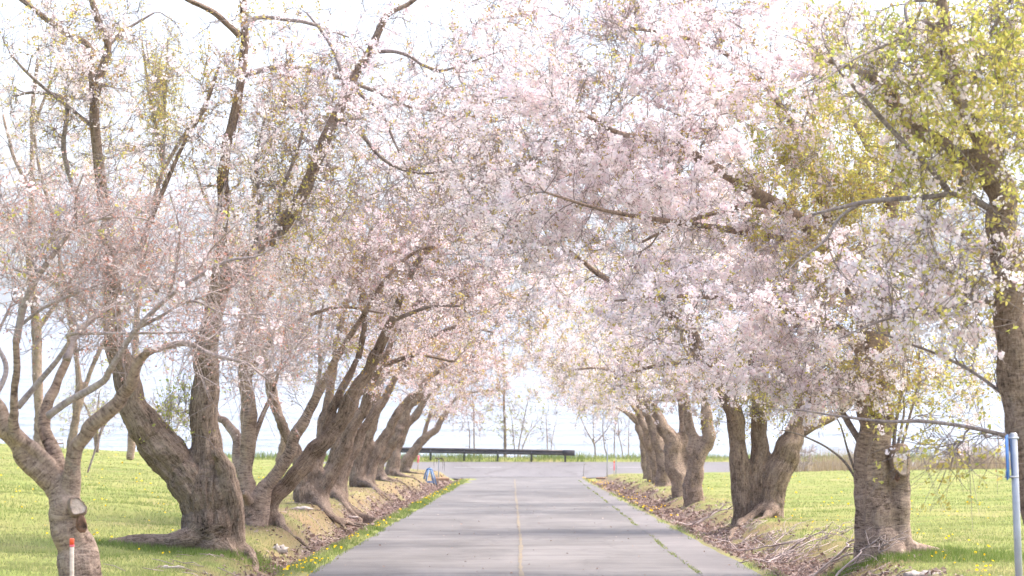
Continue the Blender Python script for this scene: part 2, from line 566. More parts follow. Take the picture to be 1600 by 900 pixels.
xs = np.concatenate([[-1500, -700, -300, -150, -90], np.arange(-60, -14, 2.0), np.arange(-14, -7, .4), np.arange(-7, -2.2, .14), np.arange(-2.2, 2.8, 1.0), np.arange(2.8, 7, .14),
                     np.arange(7, 14, .4), np.arange(14, 60, 2.0), [90, 150, 300, 700, 1500]])
ys = np.concatenate([[-200, -60, -20, 0, 8, 14], np.arange(17, 50, .24), np.arange(50, 90, .6), np.arange(90, 142, .8), np.arange(142, 172, 2.0), [200, 300, 400]])
GX, GY = np.meshgrid(xs, ys, indexing='ij')
GZ = G(GX, GY)
def zone_masks(x, y):
    el = x_left(y) - x
    er = x - x_right(y)
    ed = np.clip(.62 + .012 * (y - 29), .5, 1.1)
    nz = n2(x, y, 1.1, 31, 3)
    lit = smooth(.28, .42, el + .1 * nz) * (1 - smooth(ed - .05, ed + .3, el + .18 * nz))
    lit = np.maximum(lit, smooth(.02, .16, er + .05 * nz) * (1 - smooth(.75, 1.25, er + .35 * nz)))
    bank = smooth(ed - .1, ed + .2, el) * (1 - smooth(ed + 1.1, ed + 2.6, el + .7 * nz)) * np.clip(.88 + .45 * nz, 0, 1) * smooth(34, 42, y + 3 * nz)
    bankn = smooth(ed - .1, ed + .2, el) * (1 - smooth(ed + .4, ed + 1.1, el + .5 * nz)) * np.clip(.6 + .8 * nz, 0, 1)
    bank = np.maximum(bank, bankn)
    bank = np.maximum(bank, smooth(.6, 1.0, er) * (1 - smooth(1.5, 3.2, er + .8 * nz)) * np.clip(.5 + .9 * nz, 0, 1))
    f = 1 - smooth(120, 126, y)
    return lit * f, bank * f
LIT, MOSS = zone_masks(GX, GY)
grid('ground', GX, GY, GZ, M['ground'], attrs={'litter': LIT.ravel(), 'moss': MOSS.ravel()})

yr = np.concatenate([[-20, 0, 10], np.arange(15, 129.2, .5), [129.3]])
def strip(name, fa, fb, n, mat, dz, y=yr, kind='structure'):
    t = np.linspace(0, 1, n)[:, None]
    X = fa(y)[None] * (1 - t) + fb(y)[None] * t
    Y = np.broadcast_to(y[None], X.shape)
    return grid(name, X, Y, road_z(Y) + dz, mat, kind)
strip('road', x_left, x_seam, 8, M['road'], .0)
strip('road_shoulder', lambda y: x_seam(y), x_right, 3, M['shoulder'], .004)
def cl(y):
    return .135 + .018 * n2(y * 0, y, .12, 55)
def clw(y):
    return .028 + .014 * n2(y * 0 + 3, y, 1.3, 56)
strip('centre_line', lambda y: cl(y) - clw(y), lambda y: cl(y) + clw(y), 2, M['yellowline'], .006, y=np.arange(15, 122, .25))
# crossing road along the lake
yx = np.linspace(128.9, 136.3, 9)
X = np.linspace(-45, 70, 40)[:, None] * np.ones((1, 9))
Y = yx[None] + 0 * X
grid('crossing_road', X, Y, road_z(Y) + .012, M['xroad'])
for i, (xa, xb) in enumerate(((5.4, 7.6), (-3.2, -0.6), (13, 16))):
    Xl = np.linspace(xa, xb, 4)[:, None] * np.ones((1, 2))
    Yl = np.array([[133.9, 134.05]]) + 0 * Xl
    grid('lane_marking', Xl, Yl, road_z(Yl) + .018, M['whiteline'])

lk = np.array([[-2600, 141, -11.4], [2600, 141, -11.4], [2600, 3700, -11.4], [-2600, 3700, -11.4]])
obj('lake', mesh_np('lake', lk, [np.array([[0, 1, 2, 3]])]), M['water'], kind='structure')

hx = np.linspace(-2400, 2400, 160)
hy = np.linspace(0, 1, 14)
HX, HT = np.meshgrid(hx, hy, indexing='ij')
ridge = 168 + 26 * n2(HX, HX * 0, .0021, 61, 4) + 14 * n2(HX, HX * 0, .012, 63, 3)
HZ = -14 + ridge * np.sin(HT * np.pi * .55) / math.sin(math.pi * .5) + 8 * n2(HX, HT * 1200, .006, 65, 3) * HT
HY = 3300 + HT * 1200 + 90 * n2(HX, HX * 0 + 4, .003, 64, 2)
grid('hills', HX, HY, HZ, M['hill'])

# ------------------------------------------------------------------ trees
def flower_mesh(C, Nrm, r, tint, petals=5, cup=.35):
    n = len(C)
    up = np.where(np.abs(Nrm[:, 2:3]) > .9, np.array([[1.0, 0, 0]]), np.array([[0, 0, 1.0]]))
    U = unit(np.cross(Nrm, up))
    W = np.cross(Nrm, U)
    a0 = RNG.random(n) * 6.28
    if petals == 5:
        V = np.empty((n, 5, 3))
        for k in range(5):
            a = a0 + k * 1.2566
            rr = r * RNG.uniform(.75, 1.2, n)
            V[:, k] = C + (np.cos(a) * rr)[:, None] * U + (np.sin(a) * rr)[:, None] * W + Nrm * (r * RNG.uniform(-cup, cup, n))[:, None]
        b = np.arange(n)[:, None] * 5
        T = np.concatenate([np.concatenate([b, b + k, b + k + 1], 1) for k in (1, 2, 3)])
        return V.reshape(-1, 3), T, np.repeat(tint, 5)
    V = np.empty((n, 4, 3))
    ca, sa = np.cos(a0), np.sin(a0)
    A = U * ca[:, None] + W * sa[:, None]
    B = -U * sa[:, None] + W * ca[:, None]
    asp = petals / 10.0          # width / length for diamond leaves
    V[:, 0] = C - A * r[:, None]
    V[:, 2] = C + A * r[:, None]
    V[:, 1] = C + B * (r * asp)[:, None] + Nrm * (r * cup)[:, None]
    V[:, 3] = C - B * (r * asp)[:, None] + Nrm * (r * cup)[:, None]
    b = np.arange(n)[:, None] * 4
    T = np.concatenate([np.concatenate([b, b + 1, b + 2], 1), np.concatenate([b, b + 2, b + 3], 1)])
    return V.reshape(-1, 3), T, np.repeat(tint, 4)

def fuse(paths, voxel, rough, seed):
    """paths: list of (pts (k,3), radii) fused by a voxel remesh; returns mesh with bark coordinates and bark relief"""
    mb = MB()
    SP, SR, ST, SS = [], [], [], []
    for pts, rad in paths:
        mb.tube(pts, rad, 10)
        t = unit(np.gradient(pts, axis=0))
        s = np.concatenate([[0], np.cumsum(np.linalg.norm(np.diff(pts, axis=0), axis=1))])
        SP.append(pts); SR.append(rad); ST.append(t); SS.append(s + len(SP) * 3.7)
    SP, SR, ST, SS = map(np.concatenate, (SP, SR, ST, SS))
    tmp = bpy.data.objects.new('tmp', mb.mesh('tmp'))
    COL.objects.link(tmp)
    md = tmp.modifiers.new('r', 'REMESH')
    md.mode = 'VOXEL'
    md.voxel_size = voxel
    ms = tmp.modifiers.new('s', 'SMOOTH')
    ms.iterations = 3
    ms.factor = .5
    bpy.context.view_layer.update()
    dg = bpy.context.evaluated_depsgraph_get()
    me = bpy.data.meshes.new_from_object(tmp.evaluated_get(dg))
    old = tmp.data
    bpy.data.objects.remove(tmp)
    bpy.data.meshes.remove(old)
    n = len(me.vertices)
    V = np.empty(n * 3, np.float32)
    me.vertices.foreach_get('co', V)
    V = V.reshape(-1, 3).astype(float)
    Nn = np.empty(n * 3, np.float32)
    me.vertices.foreach_get('normal', Nn)
    Nn = Nn.reshape(-1, 3).astype(float)
    near = np.empty(n, int)
    for a in range(0, n, 4000):
        d = np.linalg.norm(V[a:a + 4000, None] - SP[None], axis=2) - .6 * SR[None]
        near[a:a + 4000] = d.argmin(1)
    rel = V - SP[near]
    T = ST[near]
    al = np.sum(rel * T, 1)
    perp = rel - al[:, None] * T
    r0 = SR[near]
    pd = unit(perp) * r0[:, None]
    ref = unit(np.cross(T, np.array([0.23, 0.97, 0.05])))
    w = np.cross(T, ref)
    B = np.stack([np.sum(pd * ref, 1), np.sum(pd * w, 1), SS[near] + al], 1)
    big = fbm(V * 3.3 + seed, seed, 2)
    ridge = fbm(B * np.array([15, 15, 3.2]) + seed, seed + 3, 4)
    ridge = 1 - 2 * np.abs(ridge) ** .7
    knob = np.clip(fbm(V * 2.1 + 5 + seed, seed + 9, 2) - .45, 0, 1)
    amp = np.clip(r0 / .3, .1, 1.0)
    disp = amp * (.028 * big + rough * ridge + .10 * knob)
    V = V + Nn * disp[:, None]
    me.vertices.foreach_set('co', V.astype(np.float32).ravel())
    at = me.attributes.new('bark', 'FLOAT_VECTOR', 'POINT')
    at.data.foreach_set('vector', B.astype(np.float32).ravel())
    me.polygons.foreach_set('use_smooth', np.ones(len(me.polygons), bool))
    me.update()
    return me

TREES = []
def tree(name, label, base, D, trunk, limbs, zones, bark='bark_mixed', branch='branch', voxel=.03, rough=.018, roots=(), group='cherry trees lining the road',
         flower_r=.0165, far=False, cat='tree', seed=1, bmat='blossom', sides=6, twig=1.0):
    """trunk: thick traced stems fused into one trunk; limbs: thinner traced boughs, parts of their own.
    a stem is (depth change at the tip in metres, [(px, py, half width px), ...]) at distance D"""
    global RNG
    RNG = np.random.default_rng(1000 + seed)
    base = np.asarray(base, float)
    root = thing(name, label, cat, base, group)
    s = D / F
    sk_p, sk_t, sk_r = [], [], []
    def world(poly, dd):
        q = np.array([(a, b, c) for a, b, c in poly], float)
        u = np.linspace(0, 1, len(q))
        out = []
        for (a, b, c), k in zip(q, u):
            dz = D + dd * k ** 1.2
            p = P(a, b, dz)
            out.append([p[0], p[1], p[2], c * D / F])
        n = max(8, int(len(q) * 5))
        W = catmull(np.array(out), n)
        w = fbm(np.stack([np.linspace(0, n * .22, n)] * 3, 1) + np.array([[0, 9, 18]]) + dd + q[0, 0], seed, 2)
        jit = np.stack([vnoise(np.stack([np.linspace(0, n * .3, n), np.full(n, 7.7 * k + q[0, 1]), np.full(n, q[0, 0])], 1), 5 + k) for k in range(3)], 1)
        W[:, :3] += jit * W[:, 3:4] * (.75 if far else .45) * np.linspace(0, 1, n)[:, None]
        W[:, 3] *= 1 + .09 * w
        return W[:, :3], np.maximum(W[:, 3], .003)
    def add_skel(pts, rad, frm=0):
        t = unit(np.gradient(pts, axis=0))
        sk_p.append(pts[frm:]); sk_t.append(t[frm:]); sk_r.append(rad[frm:])
    tp = []
    for dd, poly in trunk:
        pts, rad = world(poly, dd)
        tp.append((pts - base, rad))
        add_skel(pts, rad, int(len(pts) * .5))
    for rt in roots:
        pts = np.array([(x, y, float(G(x, y)) + h) for x, y, h, r in rt])
        rad = np.array([r for *_, r in rt])
        W = catmull(np.concatenate([pts, rad[:, None]], 1), len(rt) * 5)
        W[:, :2] += .06 * np.stack([n2(W[:, 0] * 3, W[:, 1] * 3, 1, 71), n2(W[:, 0] * 3, W[:, 1] * 3, 1, 72)], 1)
        tp.append((W[:, :3] - base, np.maximum(W[:, 3] * (1 + .25 * n2(W[:, 0], W[:, 1], 4, 73)), .01)))
    obj('trunk', fuse(tp, voxel, rough, seed), M[bark], root)
    for dd, poly in limbs:
        pts, rad = world(poly, dd)
        V, Q, T3, B = tubes((pts - base)[None], rad[None], 8)
        me = mesh_np('limb', V, [Q, T3], smooth=True, vecs={'bark': B})
        obj('limb', me, M[bark if rad.max() > .05 else branch], root)
        add_skel(pts, rad, 2)
    # ---- branches grown towards targets spread through the crown
    SP = np.concatenate(sk_p); ST = np.concatenate(sk_t); SR = np.concatenate(sk_r)
    cap = 60000
    AP = np.empty((cap, 3)); AT = np.empty((cap, 3)); AR = np.empty(cap)
    na = len(SP)
    AP[:na], AT[:na], AR[:na] = SP, ST, SR
    KB = 8
    BP, BR = [], []
    tw_all_P, tw_all_R = [], []
    FC, FN, FRr, FT = [], [], [], []
    LC, LN, LR, LT = [], [], [], []
    UC, UN, UR, UT = [], [], [], []
    sc = max(1.0, D / 32.0) ** .55          # far trees carry fewer, larger pieces
    for z in zones:
        px, py = z['c']; rx, ry = z['r']
        dd, dz = z.get('d', 0), z.get('dz', 2.2)
        cen = P(px, py, D + dd)
        rad3 = np.array([rx * s, dz, ry * s])
        def samp(n):
            v = RNG.normal(size=(n, 3))
            v = unit(v) * (RNG.random((n, 1)) ** (1 / 2.3))
            return cen + v * rad3
        n1, nn2, n3 = z['n']
        pool_p, pool_t = [], []
        for lev, cnt in ((1, n1), (2, nn2)):
            tg = samp(cnt)
            d0 = np.array([np.min(np.linalg.norm(AP[:na:3] - t, axis=1)) for t in tg])
            for t in tg[np.argsort(d0)]:
                v = t - AP[:na]
                L = np.linalg.norm(v, axis=1)
                cosang = np.sum(v * AT[:na], 1) / np.maximum(L, 1e-6)
                cost = L * (1 + .7 * np.clip(.25 - cosang, 0, 2)) + (AR[:na] < .006) * .25 - np.clip(AR[:na], 0, .05) * 2
                k = int(cost.argmin())
                Lk = L[k]
                if Lk < .12:
                    continue
                p0 = AP[k]
                dirv = v[k] / Lk
                side = RNG.normal(size=3) * .22 * Lk
                c1 = p0 + (AT[k] * .55 + dirv * .6) * Lk * .38 + side * .6 + np.array([0, 0, .10 * Lk])
                c2 = t - dirv * Lk * .3 + side * .5 + np.array([0, 0, .12 * Lk * RNG.uniform(-.4, 1.2)])
                u = np.linspace(0, 1, KB)[:, None]
                pts = (1 - u) ** 3 * p0 + 3 * (1 - u) ** 2 * u * c1 + 3 * (1 - u) * u ** 2 * c2 + u ** 3 * t
                pts[1:-1] += RNG.normal(size=(KB - 2, 3)) * .018 * Lk ** .7
                r0 = min(AR[k] * .7, (.004 + .0062 * Lk) * (1.25 if lev == 1 else .8)) * z.get('thick', 1)
                r0 = max(r0, .0035)
                rr = np.linspace(r0, .0028, KB)
                BP.append(pts); BR.append(rr)
                tt = unit(np.gradient(pts, axis=0))
                m = KB - 2
                if na + m < cap:
                    AP[na:na + m], AT[na:na + m], AR[na:na + m] = pts[2:], tt[2:], rr[2:]
                    na += m
                pool_p.append(pts[2:]); pool_t.append(tt[2:])
        if not pool_p:
            continue
        PP, PT = np.concatenate(pool_p), np.concatenate(pool_t)
        # fine twigs
        k = RNG.integers(0, len(PP), n3)
        up = z.get('up', .25)
        dirs = unit(PT[k] * .55 + unit(RNG.normal(size=(n3, 3))) * .8 + np.array([0, 0, up]))
        ln = RNG.uniform(.18, .6, n3) * z.get('tl', 1.0)
        bend = RNG.normal(size=(n3, 3)) * .12 + np.array([0, 0, z.get('droop', -.05)])
        kt = 2 if far else 3
        u = np.linspace(0, 1, kt)[None, :, None]
        TP = PP[k][:, None] + dirs[:, None] * ln[:, None, None] * u + bend[:, None] * ln[:, None, None] * u ** 2
        TR = np.linspace(1, .45, kt)[None] * RNG.uniform(.0026, .0042, n3)[:, None] * sc * twig
        tw_all_P.append(TP); tw_all_R.append(TR)
        # upright leafy shoots
        ns = z.get('sh', 0)
        SHP = None
        if ns:
            q = samp(ns)
            v = AP[None, :na:2] - q[:, None]
            kk = np.linalg.norm(v, axis=2).argmin(1)
            p0 = AP[:na:2][kk]
            hl = RNG.uniform(.5, 1.3, ns) * z.get('shl', 1)
            tp_ = p0 + np.stack([RNG.normal(size=ns) * .16 * hl, RNG.normal(size=ns) * .16 * hl, hl], 1)
            mid = (p0 + tp_) / 2 + RNG.normal(size=(ns, 3)) * .05
            u = np.linspace(0, 1, 5)[None, :, None]
            SHP = (1 - u) ** 2 * p0[:, None] + 2 * (1 - u) * u * mid[:, None] + u ** 2 * tp_[:, None]
            SHR = np.linspace(.0045, .0018, 5)[None] * np.ones((ns, 1)) * sc
            BP2, BR2 = SHP, SHR
            tw_all_P.append(SHP[:, [0, 2, 4]] if kt == 3 else SHP[:, [0, 4]]); tw_all_R.append(SHR[:, [0, 2, 4]] if kt == 3 else SHR[:, [0, 4]])
        load = fbm(PP[k] * .8 + seed, 41, 2) + RNG.normal(size=n3) * .45
        loaded = np.argsort(-load)[:max(1, int(n3 * .5))]
        def on_twigs(n, allow_br=.3, only=None):
            j = RNG.integers(0, n3, n) if only is None else RNG.choice(only, n)
            uu = RNG.uniform(.2, 1.0, n)
            pos = PP[k[j]] + dirs[j] * (ln[j] * uu)[:, None] + bend[j] * (ln[j] * uu ** 2)[:, None]
            b = RNG.random(n) < allow_br
            pos[b] = PP[RNG.integers(0, len(PP), b.sum())]
            return pos
        nf = int(z.get('fl', 0) * (1.25 if far else 1.2))
        if nf:
            per = 12 if not far else 7
            nc = int(nf / per * 1.6)
            c = on_twigs(nc, .25, loaded)
            g = fbm(c * .9 + seed, 41, 2) + .5 * vnoise(c * 2.6, 43) + RNG.normal(size=nc) * .25
            c = c[np.argsort(-g)[:nf // per]]
            nper = RNG.poisson(per, len(c)).clip(2, 16)
            cc = np.repeat(c, nper, 0)
            cl_r = np.repeat(RNG.uniform(.028, .062, len(c)), nper) * sc ** .7
            dv = unit(RNG.normal(size=(len(cc), 3)) + np.array([0, 0, -.15]))
            FC.append(cc + dv * cl_r[:, None]); FN.append(unit(dv + RNG.normal(size=dv.shape) * .35))
            FRr.append(RNG.uniform(.75, 1.2, len(cc)) * flower_r * sc ** .45)
            ct = np.repeat(RNG.normal(size=len(c)) * .12, nper)
            FT.append(np.clip(z.get('ft', .6) + ct + RNG.normal(size=len(cc)) * .22, 0, 1))
        nl = z.get('lf', 0)
        if nl:
            pos = np.repeat(on_twigs(nl // 5 + 1, .15), 5, 0)[:nl]
            if SHP is not None:
                j = RNG.integers(0, len(SHP), nl)
                uu = RNG.uniform(.1, 1, nl)[:, None]
                p2 = (1 - uu) ** 2 * SHP[j, 0] + 2 * (1 - uu) * uu * (2 * SHP[j, 2] - .5 * (SHP[j, 0] + SHP[j, 4])) + uu ** 2 * SHP[j, 4]
                b = RNG.random(nl) < z.get('shf', .22)
                pos[b] = p2[b]
            dv = unit(RNG.normal(size=(nl, 3)))
            LC.append(pos + dv * .04 * sc); LN.append(unit(RNG.normal(size=(nl, 3))))
            LR.append(RNG.uniform(.014, .030, nl) * sc)
            LT.append(np.clip(z.get('lt', .5) + .25 * fbm(pos * 1.1, 44, 2) + RNG.normal(size=nl) * .2, 0, 1))
        nb = z.get('bud', 0)
        if nb:
            pos = on_twigs(nb, .1)
            UC.append(pos + RNG.normal(size=(nb, 3)) * .018 * sc); UN.append(unit(RNG.normal(size=(nb, 3))))
            UR.append(RNG.uniform(.008, .016, nb) * sc)
            UT.append(np.clip(RNG.normal(size=nb) * .28 + .5, 0, 1))
    if BP:
        V, Q, T3, B = tubes(np.array(BP) - base, np.array(BR) * (1 if not far else 1.2) * twig ** .6, 4 if D < 35 else 3, cap=False)
        obj('branches', mesh_np('branches', V, [Q], smooth=True, vecs={'bark': B}), M[branch], root, 'stuff')
    if tw_all_P:
        V, Q, T3, B = tubes(np.concatenate(tw_all_P) - base, np.concatenate(tw_all_R), 3, cap=False)
        obj('twigs', mesh_np('twigs', V, [Q], vecs={'bark': B}), M[branch], root, 'stuff')
    for nm, C, Nr, R_, T_, pet, mt in (('blossoms', FC, FN, FRr, FT, 5 if not far else 10, bmat), ('young_leaves', LC, LN, LR, LT, 5.5, 'leaf'), ('buds', UC, UN, UR, UT, 6, 'bud')):
        if C:
            C, Nr, R_, T_ = map(np.concatenate, (C, Nr, R_, T_))
            V, T3, tt = flower_mesh(C - base, Nr, R_, T_, pet, .35 if nm == 'blossoms' else .25)
            obj(nm, mesh_np(nm, V, [T3], attrs={'tint': tt}), M[mt], root, 'stuff')
    return root

def gbase(px, py):
    g = GP(px, py)
    return np.array(g), g.y

# ---- right side of the road
b, D0 = gbase(1385, 872)
TR0 = tree('cherry_tree', 'thick upright cherry with a hollow pruned stub on its right side', b, D0,
     trunk=[(0, [(1380, 905, 54), (1376, 868, 43), (1370, 835, 35), (1367, 800, 32), (1366, 760, 30), (1365, 715, 29), (1365, 670, 28), (1363, 620, 26), (1362, 570, 24), (1352, 500, 19), (1332, 440, 16), (1300, 390, 14), (1250, 340, 12)]),
            (-.1, [(1408, 900, 30), (1405, 850, 22), (1402, 800, 18), (1405, 755, 17.5), (1408, 720, 17), (1406, 698, 14)]),
            (.3, [(1362, 570, 22), (1375, 500, 17), (1387, 430, 14), (1392, 350, 12), (1402, 270, 10), (1425, 180, 8)]),
            (-.1, [(1350, 900, 20), (1348, 850, 14), (1347, 790, 11.5), (1344, 720, 10), (1350, 660, 9)])],
     limbs=[(-.8, [(1260, 348, 11), (1180, 300, 9), (1100, 252, 8), (1030, 222, 6), (965, 206, 4), (900, 170, 2.5)]),
            (.6, [(1422, 190, 8), (1450, 90, 6), (1475, -20, 5)]),
            (-1.2, [(1362, 580, 12), (1330, 530, 9), (1280, 500, 7), (1220, 482, 6), (1150, 470, 4.5), (1060, 463, 3), (960, 470, 1.5)]),
            (1.0, [(1335, 445, 11), (1290, 330, 8), (1240, 200, 6), (1170, 110, 5), (1080, 60, 3.5), (960, 40, 2)]),
            (-1.5, [(1300, 392, 8), (1200, 370, 6), (1080, 350, 4.5), (950, 330, 3), (850, 300, 1.5)]),
            (.4, [(1345, 692, 6), (1325, 660, 5), (1310, 630, 4.2), (1290, 595, 3), (1270, 560, 2)]),
            (.2, [(1396, 700, 3), (1400, 660, 2.6), (1408, 610, 2), (1412, 560, 1.4)]),
            (.3, [(1408, 700, 2.6), (1420, 655, 2.2), (1432, 610, 1.6), (1440, 570, 1)]),
            (.1, [(1402, 700, 2.4), (1410, 660, 2), (1414, 630, 1.4)]),
            (-.4, [(1336, 746, 2.4), (1318, 720, 2), (1290, 698, 1.6), (1252, 680, 1.3), (1222, 672, .9)]),
            (-.3, [(1338, 742, 2), (1325, 705, 1.7), (1316, 672, 1.2), (1306, 650, .9)]),
            (-.6, [(1250, 345, 7), (1190, 320, 5), (1130, 330, 4), (1060, 350, 3), (1000, 380, 2)]),
            (.8, [(1395, 300, 6), (1340, 200, 5), (1290, 100, 4), (1260, 0, 3)])],
     roots=[[(b[0] + .2, b[1] + .05, .14, .13), (b[0] + .5, b[1] + .05, .03, .08), (b[0] + .85, b[1] - .05, -.02, .04)],
            [(b[0] - .15, b[1] - .1, .12, .12), (b[0] - .36, b[1] - .2, .0, .05)], [(b[0] + .1, b[1] - .15, .12, .12), (b[0] + .16, b[1] - .36, .0, .06)]],
     zones=[dict(c=(1060, 210), r=(280, 270), dz=2.4, n=(70, 400, 3600), fl=62000, lf=3600, lt=.25),
            dict(c=(880, 130), r=(240, 190), dz=2.5, n=(34, 190, 1500), fl=17000, lf=1400, lt=.2),
            dict(c=(1270, 480), r=(320, 130), dz=1.8, d=-1.2, n=(40, 220, 2000), fl=30000, lf=2600, lt=.35),
            dict(c=(1330, 280), r=(185, 210), dz=1.6, d=-.6, n=(20, 140, 1500), fl=5000, lf=26000, sh=90, shf=.2, lt=.5),
            dict(c=(830, 320), r=(150, 150), dz=2, n=(20, 110, 900), fl=9500, lf=800, lt=.2),
            dict(c=(1070, 25), r=(290, 95), dz=1.8, n=(20, 120, 1000), fl=12000, lf=1000, lt=.25),
            dict(c=(1290, 590), r=(130, 55), dz=1.0, d=-1, n=(12, 60, 500), fl=6500, lf=700, lt=.4),
            dict(c=(1375, 590), r=(85, 60), dz=1.0, n=(8, 40, 400), fl=900, lf=4200, sh=70, shl=.4, lt=.4),
            dict(c=(1480, 590), r=(120, 80), dz=1.3, n=(10, 50, 350), fl=900, lf=1600, lt=.4)],
     bark='bark_smooth', voxel=.024, rough=.014, seed=11)

xb = 880 * 20 / F
b = np.array([xb, 20.0, float(G(xb, 20.0))])
tree('cherry_tree', 'dark cherry trunk leaning in at the right edge of the frame, behind the blue sign', b, 20.0,
     trunk=[(0, [(1690, 1040, 60), (1680, 980, 48), (1660, 900, 43), (1635, 780, 38), (1610, 690, 34), (1596, 630, 31), (1588, 560, 29), (1580, 480, 26), (1576, 400, 25), (1568, 330, 24), (1552, 270, 21), (1530, 210, 18), (1505, 160, 15), (1482, 100, 12), (1470, 30, 10), (1462, -50, 8)]),
            (.6, [(1560, 300, 17), (1520, 255, 16), (1470, 228, 15), (1420, 190, 14), (1380, 135, 12), (1345, 110, 9), (1290, 95, 6)]),
            (.5, [(1585, 520, 18), (1620, 430, 15), (1660, 340, 12), (1700, 240, 9)])],
     limbs=[(-.5, [(1488, 308, 5.5), (1460, 270, 5), (1430, 240, 4.6), (1395, 205, 4.4), (1360, 165, 4), (1332, 132, 3.4), (1312, 112, 2), (1290, 70, 1.2)]),
            (-.4, [(1560, 335, 6), (1520, 312, 5), (1485, 304, 4.4), (1455, 307, 4.2), (1410, 310, 4), (1355, 315, 3.8), (1310, 325, 3), (1270, 335, 2)]),
            (-.6, [(1348, 316, 2.8), (1312, 340, 2.5), (1290, 375, 2.2), (1250, 405, 1.8), (1222, 432, 1)]),
            (-.6, [(1645, 725, 5.5), (1600, 691, 4.4), (1560, 678, 3.6), (1500, 665, 3), (1440, 658, 2.7), (1380, 658, 2.4), (1310, 650, 1.9), (1250, 641, 1.3), (1200, 640, .8)]),
            (.4, [(1600, 650, 4), (1560, 610, 3), (1500, 570, 2.4), (1430, 540, 2), (1370, 520, 1.4)]),
            (-.8, [(1478, 60, 5), (1450, 35, 3.6), (1425, 44, 3), (1400, 62, 2.4), (1340, 90, 1.8), (1280, 130, 1)]),
            (-.9, [(1475, 0, 4), (1418, 5, 3), (1420, 55, 2.4), (1395, 110, 1.8), (1350, 150, 1.3), (1300, 180, .8)]),
            (.3, [(1540, 230, 5), (1500, 300, 4), (1505, 270, 3), (1500, 250, 2)]),
            (-.5, [(1530, 215, 5), (1525, 120, 4), (1560, 30, 3), (1600, -30, 2)]),
            (-.7, [(1580, 480, 4.5), (1520, 470, 3.4), (1450, 490, 2.6), (1380, 500, 2), (1310, 530, 1.2)])],
     zones=[dict(c=(1540, 160), r=(170, 200), dz=1.6, n=(18, 90, 900), fl=4500, lf=12000, sh=80, shl=.7, shf=.25, lt=.6),
            dict(c=(1460, 440), r=(150, 110), dz=1.3, n=(14, 70, 500), fl=5000, lf=1200, lt=.5),
            dict(c=(1580, 25), r=(50, 50), dz=.8, n=(5, 20, 120), fl=900, lf=100),
            dict(c=(1570, 420), r=(90, 130), dz=1.0, n=(8, 40, 300), fl=800, lf=900, lt=.5),
            dict(c=(1380, 90), r=(150, 90), dz=1.0, n=(10, 60, 350), fl=1000, lf=1500, lt=.6),
            dict(c=(1470, 690), r=(130, 45), dz=.9, n=(6, 22, 110), fl=120, lf=500, lt=.5, up=-.1)],
     bark='bark_mixed', roots=[], seed=12)

b, D0 = gbase(1195, 808)
tree('cherry_tree', 'cherry with three dark stems splitting at the ground, between the ditch and right lawn', b, D0,
     trunk=[(-.2, [(1156, 830, 16), (1158, 800, 14), (1155, 760, 14), (1152, 700, 14), (1149, 650, 14), (1130, 610, 13), (1106, 570, 12), (1090, 540, 11), (1075, 505, 9), (1035, 482, 7), (985, 460, 6)]),
            (.3, [(1180, 835, 19), (1181, 800, 15), (1184, 750, 14), (1186, 700, 14), (1188, 650, 12), (1185, 600, 11), (1181, 540, 9), (1200, 460, 7)]),
            (0, [(1198, 835, 27), (1201, 805, 25), (1205, 770, 23), (1215, 740, 23), (1231, 705, 21), (1241, 680, 16), (1250, 645, 10), (1232, 590, 9), (1207, 540, 8), (1190, 480, 6)])],
     limbs=[(.5, [(1242, 684, 8), (1270, 667, 7), (1310, 647, 5.5), (1345, 615, 4), (1380, 590, 2.5)]),
            (-.8, [(990, 461, 6), (955, 440, 5), (930, 425, 4.5), (900, 400, 3), (860, 370, 1.8)]),
            (.8, [(1200, 470, 7), (1190, 380, 6), (1150, 300, 5), (1090, 240, 3.5), (1020, 200, 2)]),
            (.2, [(1110, 575, 5), (1065, 566, 3.6), (1010, 575, 2.4), (960, 592, 1.4)])],
     roots=[[(b[0] - .05, b[1] - .15, .2, .12), (b[0] - .35, b[1] - .5, .03, .09), (b[0] - .7, b[1] - 1.6, .02, .07), (b[0] - 1.0, b[1] - 3.2, .03, .05)],
            [(b[0] + .1, b[1] - .2, .15, .14), (b[0] - .1, b[1] - .8, .02, .07), (b[0] - .45, b[1] - 1.9, .0, .05)]],
     zones=[dict(c=(1070, 400), r=(240, 180), dz=3.0, n=(54, 300, 2500), fl=36000, lf=3000, lt=.25),
            dict(c=(1110, 575), r=(190, 75), dz=2.4, n=(24, 140, 1200), fl=13000, lf=3600, lt=.35),
            dict(c=(1130, 605), r=(160, 55), dz=1.5, n=(16, 70, 600), fl=6000, lf=1200, lt=.35),
            dict(c=(1190, 640), r=(110, 45), dz=1.2, n=(8, 40, 350), fl=500, lf=1800, sh=50, shl=.5, lt=.4)],
     bark='bark_rough', branch='branch', voxel=.035, seed=13)

def far_tree(seed, label, base_px, stems, lim, zones, bark='bark_mixed', D=None, **kw):
    if 21 <= seed <= 26:
        stems = [(d, [(x, y, r * 1.22) for x, y, r in p]) for d, p in stems]
    b, D0 = gbase(*base_px)
    if D:
        x = (base_px[0] - 800) * D / F
        b, D0 = np.array([x, D, float(G(x, D))]), D
    return tree('cherry_tree', label, b, D0, stems, lim, zones, bark=bark, voxel=.065, rough=.04, far=True, bmat='blossom_far', seed=seed, **kw)

